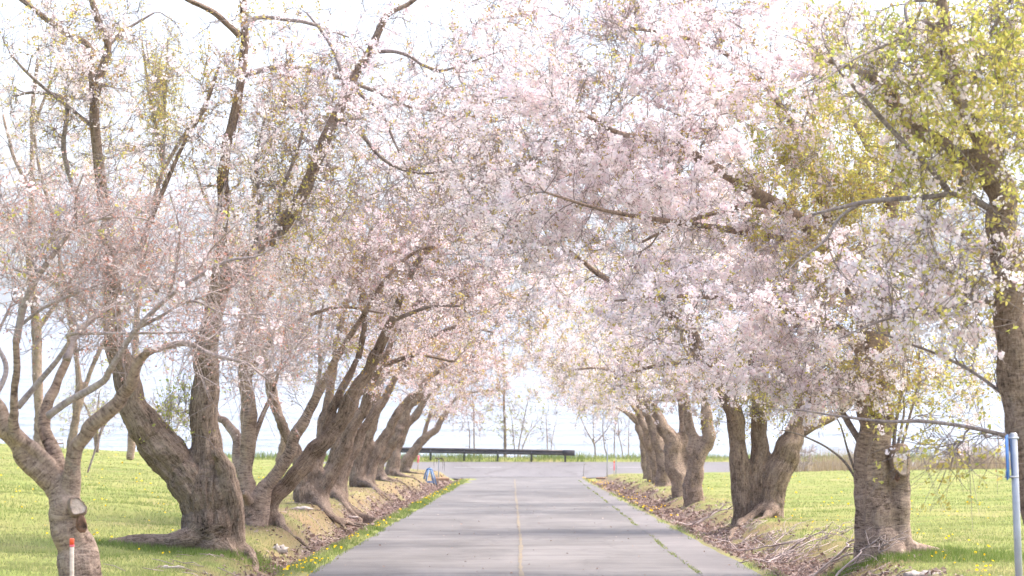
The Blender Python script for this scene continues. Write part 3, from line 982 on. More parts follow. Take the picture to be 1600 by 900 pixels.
far_tree(21, 'pale forked cherry stem standing nearest in the cluster beyond the three stemmed tree', (1086, 784),
    [(0, [(1086, 800, 13), (1086, 780, 11), (1087, 750, 10), (1092, 720, 9), (1101, 695, 9), (1104, 670, 8), (1098, 620, 6), (1080, 560, 5)]),
     (.3, [(1080, 795, 10), (1078, 760, 9), (1082, 715, 8), (1080, 680, 7), (1070, 620, 5), (1060, 560, 4)])],
    [(-.8, [(1080, 560, 5), (1050, 500, 4), (1000, 460, 3), (940, 440, 1.6)])],
    [dict(c=(975, 490), r=(190, 160), dz=3, n=(44, 200, 1700), fl=17000, lf=3600, lt=.3)])
far_tree(22, 'cherry with one stem leaning left over the road, second in the right hand cluster', (1060, 775),
    [(0, [(1068, 795, 14), (1064, 770, 12), (1060, 740, 12), (1052, 705, 11), (1038, 670, 9), (1020, 640, 7), (1000, 610, 5)]),
     (.4, [(1070, 790, 10), (1072, 740, 9), (1070, 690, 8), (1066, 640, 6), (1050, 580, 4)])],
    [(-.6, [(1000, 610, 5), (970, 585, 3.5), (930, 575, 2), (890, 580, 1)])],
    [dict(c=(945, 520), r=(165, 135), dz=3, n=(40, 170, 1400), fl=13000, lf=3000, lt=.3), dict(c=(840, 480), r=(90, 110), dz=2, n=(14, 60, 500), fl=3500, lf=500, lt=.3)])
far_tree(23, 'straight dark cherry trunk in the middle of the receding right row', (1036, 760),
    [(0, [(1036, 775, 12), (1036, 755, 10), (1034, 720, 9), (1027, 685, 8), (1014, 655, 6), (1000, 625, 4)])],
    [(-.6, [(1000, 625, 4), (975, 600, 3), (940, 590, 1.5)])],
    [dict(c=(925, 555), r=(135, 105), dz=3, n=(34, 140, 1100), fl=10000, lf=2200, lt=.3)])
far_tree(24, 'slender cherry trunk third from the far end of the right row', (1028, 756),
    [(0, [(1028, 770, 10), (1027, 750, 8), (1024, 715, 8), (1014, 680, 7), (1002, 650, 5), (990, 620, 3)])],
    [(-.4, [(1004, 655, 4), (985, 630, 3), (965, 615, 1.6)])],
    [dict(c=(920, 575), r=(115, 85), dz=3, n=(28, 110, 900), fl=8000, lf=1600, lt=.3)])
far_tree(25, 'cherry trunk bending left, second from the far end of the right row', (1019, 752),
    [(0, [(1019, 765, 9), (1018, 745, 7), (1016, 710, 6), (1006, 680, 6), (992, 655, 4), (975, 640, 2.5)])],
    [(-.4, [(994, 660, 3), (970, 640, 2), (940, 632, 1)])],
    [dict(c=(935, 595), r=(95, 62), dz=2.5, n=(24, 90, 700), fl=5500, lf=1200, lt=.3)])
far_tree(26, 'farthest cherry of the right row, by the junction', (1010, 748),
    [(0, [(1010, 760, 7), (1010, 740, 5.5), (1008, 705, 5), (1000, 675, 4), (990, 650, 3)])],
    [(-.3, [(992, 655, 2.5), (975, 640, 1.8), (950, 640, 1)])],
    [dict(c=(955, 605), r=(75, 55), dz=2.5, n=(20, 80, 600), fl=4200, lf=900, lt=.3)])

# ---- left side of the road
x0 = (130 - 800) * 21 / F
b = np.array([x0, 21.0, float(G(x0, 21.0))])
TL0 = tree('cherry_tree', 'grey budding cherry with a sawn scar on its trunk, behind the orange tipped stake', b, 21.0,
     trunk=[(0, [(130, 990, 48), (129, 940, 36), (127, 900, 32), (120, 860, 30), (112, 820, 28), (102, 788, 26), (95, 765, 22), (75, 745, 19), (45, 715, 18), (14, 672, 17), (-20, 625, 15), (-60, 560, 13)]),
            (.4, [(108, 800, 22), (103, 765, 20), (92, 733, 15), (82, 700, 12), (72, 672, 11), (70, 645, 10.5), (77, 622, 8.5), (89, 592, 8), (104, 560, 7)]),
            (-.5, [(108, 790, 19), (112, 755, 16), (115, 710, 12.5), (132, 680, 12), (155, 655, 12), (188, 622, 11), (206, 598, 10), (217, 563, 7.5), (243, 546, 6.5)]),
            (-.3, [(92, 752, 12), (70, 718, 11), (45, 695, 10), (25, 682, 10), (22, 660, 9), (22, 635, 8), (24, 600, 6.6), (26, 530, 5.8)])],
     limbs=[(-.6, [(25, 535, 6), (38, 475, 5.8), (60, 430, 4.8), (100, 375, 4), (120, 353, 3.5), (165, 341, 2.6), (215, 340, 1.6), (250, 350, .8)]),
            (-.5, [(28, 636, 5.5), (60, 598, 4.6), (90, 562, 4), (107, 535, 3.2), (112, 522, 2.8), (203, 521, 2.4), (304, 518, 1.8), (360, 505, 1)]),
            (.5, [(104, 562, 7), (118, 525, 5.5), (150, 495, 4), (185, 470, 2.6), (230, 440, 1.5)]),
            (-.9, [(75, 650, 6), (107, 627, 5.8), (142, 608, 5.6), (163, 594, 5.4), (172, 578, 5), (189, 550, 4.8), (216, 512, 4.4), (263, 465, 3.8), (304, 435, 3.2), (355, 408, 2.6), (402, 400, 1.6), (430, 385, .8)]),
            (-.4, [(242, 546, 6), (287, 536, 5), (321, 550, 4), (341, 557, 3.4), (388, 570, 2.6), (419, 594, 1.5)]),
            (.4, [(-20, 640, 5), (10, 580, 4), (-5, 530, 3), (20, 470, 2)]),
            (-.8, [(216, 512, 3), (250, 495, 2.4), (300, 470, 2), (350, 490, 1.5), (420, 490, 1)]),
            (-.2, [(30, 510, 3), (70, 480, 2.6), (140, 450, 2), (200, 430, 1.2)]),
            (.2, [(60, 430, 3), (40, 380, 2.4), (10, 320, 1.8), (-20, 270, 1)]),
            (-.6, [(263, 465, 2.6), (275, 420, 2.2), (280, 360, 1.7), (265, 300, 1)]),
            (-.9, [(304, 435, 2), (330, 390, 1.6), (370, 350, 1)]),
            (-.4, [(120, 350, 2.4), (118, 310, 1.8), (130, 270, 1)]),
            (0, [(137, 738, 1.6), (150, 700, 1.5), (165, 655, 1.3), (200, 600, 1)])],
     roots=[],
     zones=[dict(c=(200, 430), r=(270, 140), dz=1.5, n=(50, 260, 1700), bud=6000, fl=350, lf=150, thick=.9),
            dict(c=(90, 350), r=(200, 110), dz=1.4, n=(22, 110, 650), bud=2200, fl=250, lf=150, thick=.9),
            dict(c=(380, 540), r=(150, 80), dz=1.2, n=(14, 70, 500), bud=800, fl=160, thick=.8)],
     bark='bark_smooth', branch='branch_grey', voxel=.018, rough=.008, seed=31)

b, D0 = gbase(332, 862)
TL1 = tree('cherry_tree', 'massive cherry with a leaning left limb and a long root crawling over the lawn', b, D0,
     trunk=[(0, [(338, 885, 55), (336, 860, 49), (332, 835, 43), (330, 800, 42), (328, 765, 40), (324, 730, 32), (322, 700, 25), (320, 640, 22), (322, 590, 19), (327, 530, 16), (336, 470, 13), (343, 410, 11), (346, 350, 10), (351, 280, 9), (359, 210, 8)]),
            (-.4, [(322, 800, 36), (308, 770, 34), (286, 738, 32), (260, 706, 30), (232, 670, 27), (209, 625, 23), (191, 580, 20), (179, 520, 15), (172, 440, 12), (174, 390, 10.5), (168, 345, 9.5)]),
            (-.35, [(368, 885, 24), (366, 850, 19), (366, 800, 16), (363, 765, 15), (352, 735, 12), (338, 705, 8)]),
            (.5, [(332, 500, 14), (345, 455, 14), (368, 425, 14), (400, 396, 13), (430, 366, 12), (456, 330, 11), (481, 288, 10.4), (501, 240, 9.8), (520, 190, 9), (542, 145, 8), (565, 100, 7)])],
     limbs=[(-.2, [(169, 350, 9.4), (160, 300, 9), (150, 222, 8.4), (147, 165, 7.4), (156, 120, 7), (168, 72, 6), (160, 45, 5.6), (149, 18, 5), (135, -30, 4.4)]),
            (.4, [(146, 165, 6), (143, 115, 5.4), (138, 72, 5), (101, 51, 4.6), (61, 20, 4.2), (30, -5, 3.6)]),
            (.2, [(168, 72, 4), (185, 55, 3), (205, 40, 2.4), (240, 20, 1.4)]),
            (.3, [(358, 215, 8), (372, 150, 7.4), (379, 95, 6.8), (381, 40, 6), (379, -40, 5)]),
            (.8, [(374, 120, 5), (390, 115, 4.6), (415, 108, 4.4), (442, 105, 4.2), (486, 111, 3.8), (537, 123, 3.5), (587, 143, 3), (641, 167, 2.4), (716, 177, 1.4)]),
            (-.4, [(375, 56, 5.5), (358, 40, 5), (331, 17, 4.6), (294, 0, 4), (260, -20, 3)]),
            (.5, [(380, 45, 4.4), (393, 33, 4), (405, 27, 3.8), (436, 29, 3.4), (473, 34, 3), (507, 44, 2.4), (545, 58, 1.4)]),
            (.3, [(564, 103, 7), (580, 76, 6.4), (595, 40, 5.6), (608, 22, 4.6), (641, 3, 3.6), (680, -25, 2.5)]),
            (-.5, [(578, 82, 3.4), (613, 80, 3), (641, 88, 2.8), (660, 101, 2.5), (690, 110, 2), (740, 95, 1.4), (780, 80, .9)]),
            (-.7, [(555, 140, 3), (575, 158, 2.6), (594, 172, 2.4), (611, 209, 2.1), (621, 233, 1.8), (635, 263, 1.5), (652, 300, 1)]),
            (.6, [(540, 145, 4), (530, 100, 3.4), (510, 60, 2.6), (480, 20, 1.8)]),
            (-.6, [(178, 520, 5), (130, 470, 4), (80, 440, 3), (20, 420, 2)]),
            (-.3, [(172, 395, 5), (130, 330, 4), (100, 240, 3.6), (103, 160, 3.2), (60, 145, 2.6), (20, 150, 1.8)]),
            (.6, [(170, 385, 6), (215, 390, 4.5), (235, 345, 4), (262, 280, 3.4), (290, 220, 2.8), (320, 170, 2.2), (345, 95, 1.5)]),
            (.5, [(398, 395, 4), (405, 320, 3.4), (400, 250, 2.8), (415, 180, 2.2)]),
            (.4, [(430, 365, 3.6), (440, 300, 3), (470, 220, 2.4), (480, 150, 1.6)]),
            (-.7, [(147, 200, 3.6), (110, 170, 3), (60, 130, 2.6), (15, 85, 2)]),
            (-.6, [(525, 185, 4), (560, 205, 3.4), (600, 250, 2.6), (650, 270, 2), (720, 265, 1.2)])],
     roots=[[(b[0] + .05, b[1] - .1, .28, .26), (b[0] - .38, b[1] - .28, .15, .16), (b[0] - .8, b[1] - .25, .09, .12), (b[0] - 1.1, b[1] - .2, .07, .10), (b[0] - 1.38, b[1] - .3, .02, .06)],
            [(b[0] + .2, b[1] - .05, .16, .12), (b[0] + .5, b[1] - .12, .04, .07), (b[0] + .7, b[1] - .7, .0, .05), (b[0] + .95, b[1] - 1.3, -.02, .03)],
            [(b[0] - .1, b[1] - .15, .12, .13), (b[0] - .12, b[1] - .33, .0, .07)],
            [(b[0] + .1, b[1] - .12, .14, .12), (b[0] + .3, b[1] - .3, .03, .08), (b[0] + .5, b[1] - .6, .0, .045)]],
     zones=[dict(c=(650, 160), r=(240, 180), dz=2.6, n=(46, 260, 2300), fl=13000, lf=1500, lt=.2),
            dict(c=(440, 200), r=(160, 190), dz=2.2, n=(36, 230, 2300), fl=7500, lf=4200, sh=15, lt=.25),
            dict(c=(160, 150), r=(190, 190), dz=2.2, n=(38, 230, 2300), fl=7500, lf=4200, sh=15, lt=.25),
            dict(c=(420, 330), r=(110, 160), dz=1.8, n=(16, 80, 600), fl=2600, lf=2400, sh=15, lt=.2),
            dict(c=(755, 270), r=(115, 160), dz=1.8, n=(20, 100, 900), fl=6000, lf=700, lt=.2),
            dict(c=(275, 640), r=(40, 60), dz=.7, n=(4, 16, 110), fl=60, lf=700, sh=30, shl=.6, lt=.7),
            dict(c=(170, 470), r=(130, 100), dz=1.5, n=(10, 50, 300), fl=400, lf=900, lt=.3)],
     bark='bark_rough', voxel=.024, rough=.02, seed=32)

b, D0 = gbase(392, 818)
tree('cherry_tree', 'smooth grey cherry dividing low into an upright stem and one leaning right', b, D0,
     trunk=[(0, [(398, 840, 28), (396, 815, 24), (388, 785, 18), (383, 740, 13), (386, 690, 12), (388, 640, 12), (385, 590, 11), (378, 540, 9), (381, 470, 7)]),
            (-.3, [(402, 835, 20), (404, 800, 16), (410, 772, 13), (431, 741, 11), (450, 712, 10), (465, 675, 9.4), (485, 640, 8.4), (506, 600, 7), (526, 560, 6), (546, 525, 5)]),
            (-.5, [(400, 800, 10), (390, 785, 8), (384, 775, 7), (380, 768, 5)]),
            (.8, [(392, 760, 9), (372, 730, 8), (370, 700, 8), (368, 678, 8), (352, 660, 7), (336, 645, 6), (330, 600, 5)])],
     limbs=[(-.5, [(546, 526, 5), (570, 490, 4.2), (600, 440, 3.4), (640, 400, 2.6), (690, 380, 1.6)]),
            (.5, [(381, 475, 7), (390, 400, 5.5), (420, 330, 4.4), (470, 280, 3.2), (530, 260, 2)]),
            (-.6, [(385, 595, 5), (420, 540, 4), (470, 500, 3.2), (530, 480, 2.4), (600, 490, 1.4)]),
            (.3, [(395, 690, 5), (410, 650, 4), (428, 605, 3), (440, 560, 2)]),
            (-.4, [(486, 640, 4), (500, 580, 3.2), (498, 530, 2.4), (505, 470, 1.6)])],
     roots=[],
     zones=[dict(c=(470, 430), r=(150, 150), dz=2.4, n=(34, 180, 1500), fl=6500, lf=2800, bud=2500, sh=40, lt=.2),
            dict(c=(600, 350), r=(170, 120), dz=2.4, n=(34, 180, 1500), ft=.42, fl=8000, lf=1500, bud=1500, lt=.15),
            dict(c=(470, 560), r=(120, 70), dz=1.6, n=(14, 60, 500), fl=900, bud=1200, lf=500, lt=.3)],
     bark='bark_smooth', branch='branch_grey', seed=33)
b, D0 = gbase(425, 818)
tree('cherry_tree', 'rugged dark cherry leaning steeply right from a short stump, beside the smooth grey one', b, D0,
     trunk=[(0, [(424, 840, 19), (423, 815, 16), (422, 795, 14), (432, 774, 14), (455, 750, 13.5), (480, 720, 13), (505, 690, 13), (530, 660, 12), (550, 620, 11), (570, 588, 9.6), (590, 550, 8)]),
            (.3, [(505, 690, 9), (515, 650, 8), (535, 610, 7), (560, 560, 5)])],
     limbs=[(-.4, [(590, 550, 8), (612, 500, 6.6), (632, 450, 5), (660, 400, 4), (710, 360, 2.6), (770, 330, 1.4)]),
            (.5, [(560, 560, 5), (570, 500, 4.2), (560, 430, 3.4), (580, 360, 2.5)]),
            (-.3, [(615, 500, 4), (670, 480, 2.6), (720, 478, 1.6)])],
     roots=[[(b[0] + .05, b[1] - .05, .1, .1), (b[0] + .35, b[1] - .5, .0, .06), (b[0] + .7, b[1] - 1.2, .0, .04)]],
     zones=[dict(c=(650, 420), r=(160, 130), dz=2.6, n=(42, 230, 1900), ft=.42, fl=11000, lf=2000, bud=1500, lt=.12),
            dict(c=(780, 440), r=(110, 120), dz=1.8, n=(18, 90, 800), ft=.5, fl=5500, lf=700, lt=.15),
            dict(c=(690, 290), r=(150, 110), dz=2.4, n=(26, 130, 1000), fl=10000, lf=1000, lt=.15)],
     bark='bark_rough', voxel=.035, seed=34)

def bank_roots(b, n, seed, L=1.5):
    r = np.random.default_rng(seed)
    out = []
    for i in range(n):
        a = r.uniform(-1.2, -.15)
        l = L * r.uniform(.6, 1.15)
        k0 = r.uniform(.05, .09)
        out.append([(b[0] + .1, b[1] - .1, .18, k0 * 1.9), (b[0] + .35 * l * math.cos(a), b[1] + .8 * l * math.sin(a), .05, k0), (b[0] + .8 * l * math.cos(a) + .1, b[1] + 1.7 * l * math.sin(a), .015, k0 * .7),
                    (b[0] + 1.15 * l * math.cos(a) + .1, b[1] + 2.6 * l * math.sin(a), -.01, k0 * .35)])
    return out

def left_far(seed, label, base_px, stems, lim, zones, nroots=4, bark='bark_rough', L=1.5):
    b, D0 = gbase(*base_px)
    return tree('cherry_tree', label, b, D0, stems, lim, zones, bark=bark, voxel=.06, rough=.045, far=True, bmat='blossom_far', seed=seed, roots=bank_roots(b, nroots, seed, L))
left_far(41, 'broad fluted cherry base with several stems fanning up, third trunk group along the left bank', (487, 786),
    [(0, [(485, 805, 28), (484, 780, 24), (478, 750, 17), (468, 715, 11), (450, 680, 9), (434, 645, 8), (424, 605, 7), (415, 560, 5)]),
     (.3, [(492, 800, 22), (493, 770, 17), (496, 730, 12), (502, 680, 11), (508, 640, 9), (518, 580, 7), (530, 520, 5)]),
     (-.3, [(502, 800, 18), (505, 770, 13), (520, 735, 11), (543, 692, 10), (568, 640, 9), (596, 575, 7), (620, 520, 5)])],
    [(-.5, [(620, 520, 5), (655, 470, 4), (700, 440, 2.6), (750, 430, 1.4)]), (.5, [(530, 520, 5), (545, 460, 4), (580, 400, 2.6)]), (-.6, [(600, 570, 4), (650, 555, 3), (710, 565, 1.8)])],
    [dict(c=(590, 480), r=(180, 150), dz=3, n=(46, 200, 1700), ft=.36, fl=8880, lf=3200, bud=4900, lt=.15)])
left_far(42, 'cherry with a torn rust coloured heartwood strip, behind the fluted trunk group', (517, 778),
    [(0, [(515, 792, 18), (516, 765, 14), (519, 735, 12), (530, 700, 11.5), (545, 660, 11), (565, 605, 9), (588, 550, 7), (610, 500, 5)]),
     (.3, [(530, 790, 15), (533, 755, 11), (548, 715, 9), (575, 665, 8), (600, 620, 7), (630, 570, 5)])],
    [(-.6, [(630, 570, 5), (670, 530, 4), (720, 510, 2.6), (770, 520, 1.4)])],
    [dict(c=(660, 490), r=(170, 140), dz=3, n=(42, 190, 1600), ft=.36, fl=10360, lf=2600, bud=2500, lt=.12)])
left_far(43, 'thick cherry trunk with exposed roots sliding down the bank, midway along the left row', (560, 760),
    [(0, [(560, 778, 20), (560, 755, 15), (562, 725, 12), (568, 690, 11), (580, 650, 10), (596, 605, 8), (615, 560, 6)]),
     (.2, [(575, 770, 12), (578, 740, 9), (592, 700, 8), (612, 665, 8), (640, 625, 6), (670, 590, 4)])],
    [(-.4, [(670, 590, 4), (705, 565, 3), (750, 555, 1.6)])],
    [dict(c=(700, 530), r=(150, 115), dz=3, n=(36, 160, 1300), ft=.36, fl=8140, lf=1900, bud=1900, lt=.12)])
left_far(44, 'cherry with a stubby side arm curving up over the bank, left row', (591, 749),
    [(0, [(592, 765, 17), (590, 745, 14), (590, 718, 11), (602, 690, 10), (626, 660, 9), (650, 622, 6), (672, 590, 4)]),
     (-.2, [(580, 745, 9), (585, 722, 8), (604, 708, 7.5), (618, 690, 7), (630, 665, 6)])],
    [(-.4, [(672, 590, 4), (700, 575, 3), (740, 580, 1.5)])],
    [dict(c=(720, 560), r=(120, 90), dz=3, n=(32, 130, 1000), ft=.36, fl=6290, lf=1400, bud=1600, lt=.12)])
left_far(45, 'dark twisted cherry next to last on the left bank', (612, 743),
    [(0, [(612, 757, 14), (612, 735, 11), (618, 705, 8), (632, 675, 7), (650, 645, 6), (672, 610, 4)])],
    [(-.3, [(672, 610, 4), (700, 595, 2.6), (735, 600, 1.3)])],
    [dict(c=(715, 585), r=(105, 72), dz=2.6, n=(26, 110, 850), ft=.36, fl=4440, lf=1000, bud=1300, lt=.12)])
left_far(46, 'last cherry on the left, leaning right over the blue folding stand', (632, 738),
    [(0, [(626, 752, 12), (632, 735, 9), (641, 713, 8), (656, 694, 7), (680, 670, 5.4), (695, 646, 4.4), (703, 630, 3)])],
    [(-.3, [(703, 632, 3), (720, 618, 2.2), (760, 610, 1.2), (790, 606, .7)]), (.2, [(660, 690, 4), (668, 660, 3), (680, 630, 2)])],
    [dict(c=(705, 620), r=(85, 50), dz=2.4, n=(22, 90, 700), ft=.36, fl=3108, lf=800, bud=1900, lt=.12)], nroots=3, L=1.0)

# ---- trees standing further back on the left lawn
G2 = 'trees standing back on the left lawn'
far_tree(51, 'tall straight grey trunk behind the budding cherry, at the far lawn edge', (62, 698),
    [(0, [(62, 712, 11), (62, 690, 9), (60, 640, 8), (58, 580, 8), (52, 480, 7), (48, 380, 6), (48, 280, 5), (50, 180, 4), (60, 90, 3)])],
    [(.5, [(48, 300, 4), (20, 240, 3), (5, 180, 2)]), (-.5, [(50, 200, 3), (75, 140, 2), (95, 80, 1.2)]), (.8, [(55, 520, 4), (110, 440, 3), (150, 360, 1.6)])],
    [dict(c=(70, 250), r=(170, 230), dz=5, n=(40, 160, 1200), fl=8500, lf=2600, lt=.2)], D=100, group=G2, bark='bark_smooth')
far_tree(52, 'young tree with upright yellow green shoots spreading like a fan above the left lawn', (205, 700),
    [(0, [(203, 720, 8), (205, 690, 7), (208, 600, 6), (214, 480, 5.4), (222, 390, 5), (240, 320, 4.4), (256, 262, 4)])],
    [(.3, [(256, 264, 3.6), (246, 210, 3), (232, 140, 2.2), (222, 60, 1.2)]), (-.3, [(256, 264, 3.6), (285, 215, 3), (318, 165, 2.4), (343, 100, 1.4)]), (0, [(256, 264, 3), (257, 180, 2.2), (262, 60, 1)])],
    [dict(c=(257, 170), r=(36, 105), dz=.9, n=(10, 40, 350), fl=0, lf=4200, sh=70, shl=1.6, shf=.6, lt=.35), dict(c=(190, 330), r=(90, 120), dz=2.5, n=(16, 60, 400), fl=1800, lf=1100, lt=.2)], D=62, group=G2, bark='bark_smooth')
far_tree(53, 'cherry of the back row with pale blossom, seen between the two big left trees', (118, 690),
    [(0, [(112, 705, 8), (113, 680, 7), (120, 640, 6), (122, 590, 5), (110, 500, 4.4), (95, 420, 4), (80, 330, 3)]), (.4, [(120, 650, 5), (135, 600, 4), (160, 540, 3.4), (200, 470, 2.6)])],
    [(.5, [(82, 335, 3), (60, 260, 2.4), (50, 180, 1.6)])],
    [dict(c=(130, 330), r=(180, 170), dz=5, n=(36, 150, 1100), fl=7500, lf=2200, lt=.15)], D=96, group=G2)
far_tree(54, 'back row cherry with yellowish crown behind the smooth grey stems', (440, 716),
    [(0, [(438, 728, 9), (440, 710, 8), (444, 680, 7), (430, 630, 7), (424, 590, 6), (400, 500, 5), (380, 400, 4), (360, 310, 3)])],
    [(.5, [(400, 500, 4), (440, 420, 3), (470, 350, 2)]), (-.5, [(380, 400, 3), (330, 330, 2.4), (300, 250, 1.5)])],
    [dict(c=(390, 380), r=(170, 150), dz=5, n=(36, 150, 1100), fl=7000, lf=3000, lt=.15)], D=75, group=G2)
#TREES_END
# ---- saplings on the bank behind the guard rail, bush at the shore
GS = 'bare saplings on the lake bank'
def sapling(seed, label, base_px, stems, zones, D=140.0, group=GS, bark='bark_smooth', cat='sapling'):
    x = (base_px[0] - 800) * D / F
    b = np.array([x, D, float(G(x, D))])
    o = tree('sapling', label, b, D, stems, [], zones, bark=bark, branch='branch_grey', voxel=.03, rough=.004, far=True, bmat='blossom_far', seed=seed, group=group, cat=cat, twig=2.0)
    return o
sapling(61, 'straight brown sapling with greenish twigs behind the middle of the guardrail', (788, 700),
    [(0, [(789, 735, 2.6), (789, 700, 2.4), (788, 640, 2), (787, 585, 1.5), (787, 530, .9)])],
    [dict(c=(789, 655), r=(42, 45), dz=1.3, n=(24, 50, 200), lf=420, lt=.7, thick=.5), dict(c=(788, 580), r=(22, 50), dz=.8, n=(16, 36, 130), lf=420, lt=.7, thick=.55)])
sapling(62, 'pinkish budding sapling behind the left half of the guardrail', (738, 700),
    [(0, [(741, 732, 1.6), (741, 690, 1.4), (740, 640, 1.2), (736, 590, .8)]), (.4, [(732, 730, 1.2), (734, 680, 1), (728, 640, .7)])],
    [dict(c=(728, 645), r=(45, 55), dz=1.5, n=(22, 60, 300), bud=800, fl=260, thick=.45)])
sapling(63, 'many stemmed bare shrub leaning right beside the straight brown sapling', (808, 702),
    [(0, [(808, 730, 1.3), (812, 690, 1.2), (822, 640, .9), (830, 600, .6)]), (.5, [(809, 730, 1.1), (820, 690, 1), (838, 660, .7)]), (-.4, [(806, 730, 1.1), (802, 680, .9), (797, 630, .6)])],
    [dict(c=(822, 655), r=(34, 48), dz=1.2, n=(14, 30, 120), lf=160, bud=120, lt=.6, thick=.45)])
sapling(64, 'thin leafless sapling just left of the guardrail end', (858, 703),
    [(0, [(856, 730, 1.1), (855, 690, 1), (853, 650, .7)]), (.4, [(860, 730, 1), (862, 690, .9), (870, 655, .6)])],
    [dict(c=(860, 670), r=(20, 32), dz=.8, n=(8, 20, 60), thick=.4)])
sapling(65, 'leafless sapling forking into a wide Y right of the guardrail end', (931, 718),
    [(0, [(931, 740, 1.7), (930, 712, 1.5), (928, 693, 1.4), (918, 676, 1.1), (908, 655, .8), (895, 620, .6)]), (.3, [(928, 694, 1.2), (938, 684, 1), (950, 668, .8), (960, 650, .5)]), (0, [(928, 694, 1), (927, 670, .9), (926, 640, .6)])],
    [dict(c=(925, 655), r=(42, 45), dz=1.2, n=(12, 26, 90), bud=120, thick=.45)])
sapling(66, 'leafless sapling standing behind the grey sign post', (955, 720),
    [(0, [(950, 742, 1.3), (948, 712, 1.1), (944, 695, 1), (942, 660, .8), (944, 610, .5)]), (.4, [(960, 742, 1.2), (960, 700, 1.1), (961, 670, .9), (968, 640, .6)])],
    [dict(c=(952, 650), r=(24, 52), dz=1, n=(10, 24, 80), bud=100, thick=.45)])
sapling(67, 'leafless sapling leaning left in front of the first far right cherry', (974, 722),
    [(0, [(976, 742, 1.4), (972, 705, 1.1), (967, 680, 1), (964, 640, .6)]), (.3, [(981, 742, 1.1), (982, 700, 1), (983, 660, .7), (985, 620, .5)])],
    [dict(c=(974, 660), r=(22, 50), dz=1, n=(10, 24, 80), bud=120, thick=.45)])
sapling(68, 'low bare shoreline shrub with pale green twigs behind the far left lawn', (150, 694),
    [(0, [(148, 712, 3), (150, 690, 2.6), (140, 650, 2), (120, 610, 1.4)]), (.5, [(152, 712, 2.6), (156, 680, 2), (176, 650, 1.6), (215, 625, 1)]), (-.5, [(152, 712, 2.2), (152, 660, 1.8), (156, 610, 1.2)])],
    [dict(c=(155, 640), r=(90, 52), dz=2, n=(40, 120, 600), lf=700, lt=.8, thick=.7)], D=112, group='bare bushes along the shore', cat='shrub')
sapling(69, 'bare brown shoreline shrub between the two big left cherries', (255, 698),
    [(0, [(262, 712, 2.4), (262, 690, 2), (250, 650, 1.5), (235, 620, 1)]), (.5, [(265, 712, 2), (272, 680, 1.6), (290, 640, 1)])],
    [dict(c=(262, 655), r=(50, 38), dz=2, n=(24, 80, 330), lf=200, lt=.6, thick=.6)], D=112, group='bare bushes along the shore', cat='shrub')
for i, (px, py, w, lab) in enumerate(((1250, 735, 30, 'pale dry brushwood at the right lawn edge, beside the three stemmed cherry'), (1350, 742, 22, 'low reddish bramble at the lawn edge behind the hollow stub'),
                                      (1530, 742, 30, 'bare twiggy bush at the right lawn edge left of the blue sign'))):
    sapling(70 + i, lab, (px, py), [(.3 * k, [(px, py + 24, 1.2), (px + 2 * k, py + 10, 1), (px + 6 * k, py - 15, .8), (px + 12 * k, py - 48, .5)]) for k in (-2, -1, 0, 1, 2)],
            [dict(c=(px, py - 22), r=(w, 26), dz=1, n=(24, 70, 300), bud=60, thick=.4)], D=119, group='bare bushes along the shore', cat='shrub')

# ---- grass, leaf litter, dandelions, reeds
RNG = np.random.default_rng(5)
def blades(name, X, Y, h, w, lean, tint, mat, dz=0.0, kind='stuff', parent=None):
    n = len(X)
    Z = G(X, Y) + dz
    a = RNG.random(n) * 6.28
    d = np.stack([np.cos(a), np.sin(a), np.zeros(n)], 1)
    b = RNG.random(n) * 6.28
    l = np.stack([np.cos(b), np.sin(b), np.zeros(n)], 1) * (lean * h)[:, None]
    C = np.stack([X, Y, Z], 1)
    V = np.empty((n, 3, 3))
    V[:, 0] = C - d * (w / 2)[:, None]
    V[:, 1] = C + d * (w / 2)[:, None]
    V[:, 2] = C + l + np.array([0, 0, 1.0]) * h[:, None]
    T = np.arange(n * 3).reshape(n, 3)
    return obj(name, mesh_np(name, V.reshape(-1, 3), [T], attrs={'tint': np.repeat(np.clip(tint, 0, 1), 3)}), M[mat], parent, kind)

def scatter(n, D0, D1, xl, xr, pw=1.0):
    u = RNG.random(n)
    Y = D0 * (D1 / D0) ** (u ** pw)
    X = RNG.uniform(0, 1, n)
    return xl(Y) + X * (xr(Y) - xl(Y)), Y
# lawns
Xa, Ya = scatter(120000, 19, 122, lambda y: np.maximum(-.225 * y, -26), lambda y: x_left(y) - .3)
Xb, Yb = scatter(90000, 19, 120, lambda y: x_right(y) + .1, lambda y: np.minimum(.225 * y, 26))
X, Y = np.concatenate([Xa, Xb]), np.concatenate([Ya, Yb])
li, mo = zone_masks(X, Y)
keep = (RNG.random(len(X)) > li * .97) & (RNG.random(len(X)) > mo * .45)
X, Y, mo = X[keep], Y[keep], mo[keep]
nz = n2(X, Y, .6, 81, 3)
far_ = np.clip(Y / 30, .8, 4)
hh = RNG.uniform(.02, .06, len(X)) * (1 + .3 * nz) * np.clip(far_, 1, 1.05)
blades('lawn_grass', X, Y, hh, .009 * far_ ** .6, RNG.uniform(.1, .9, len(X)), .44 + .24 * nz - .42 * mo + RNG.normal(size=len(X)) * .15, 'grass')
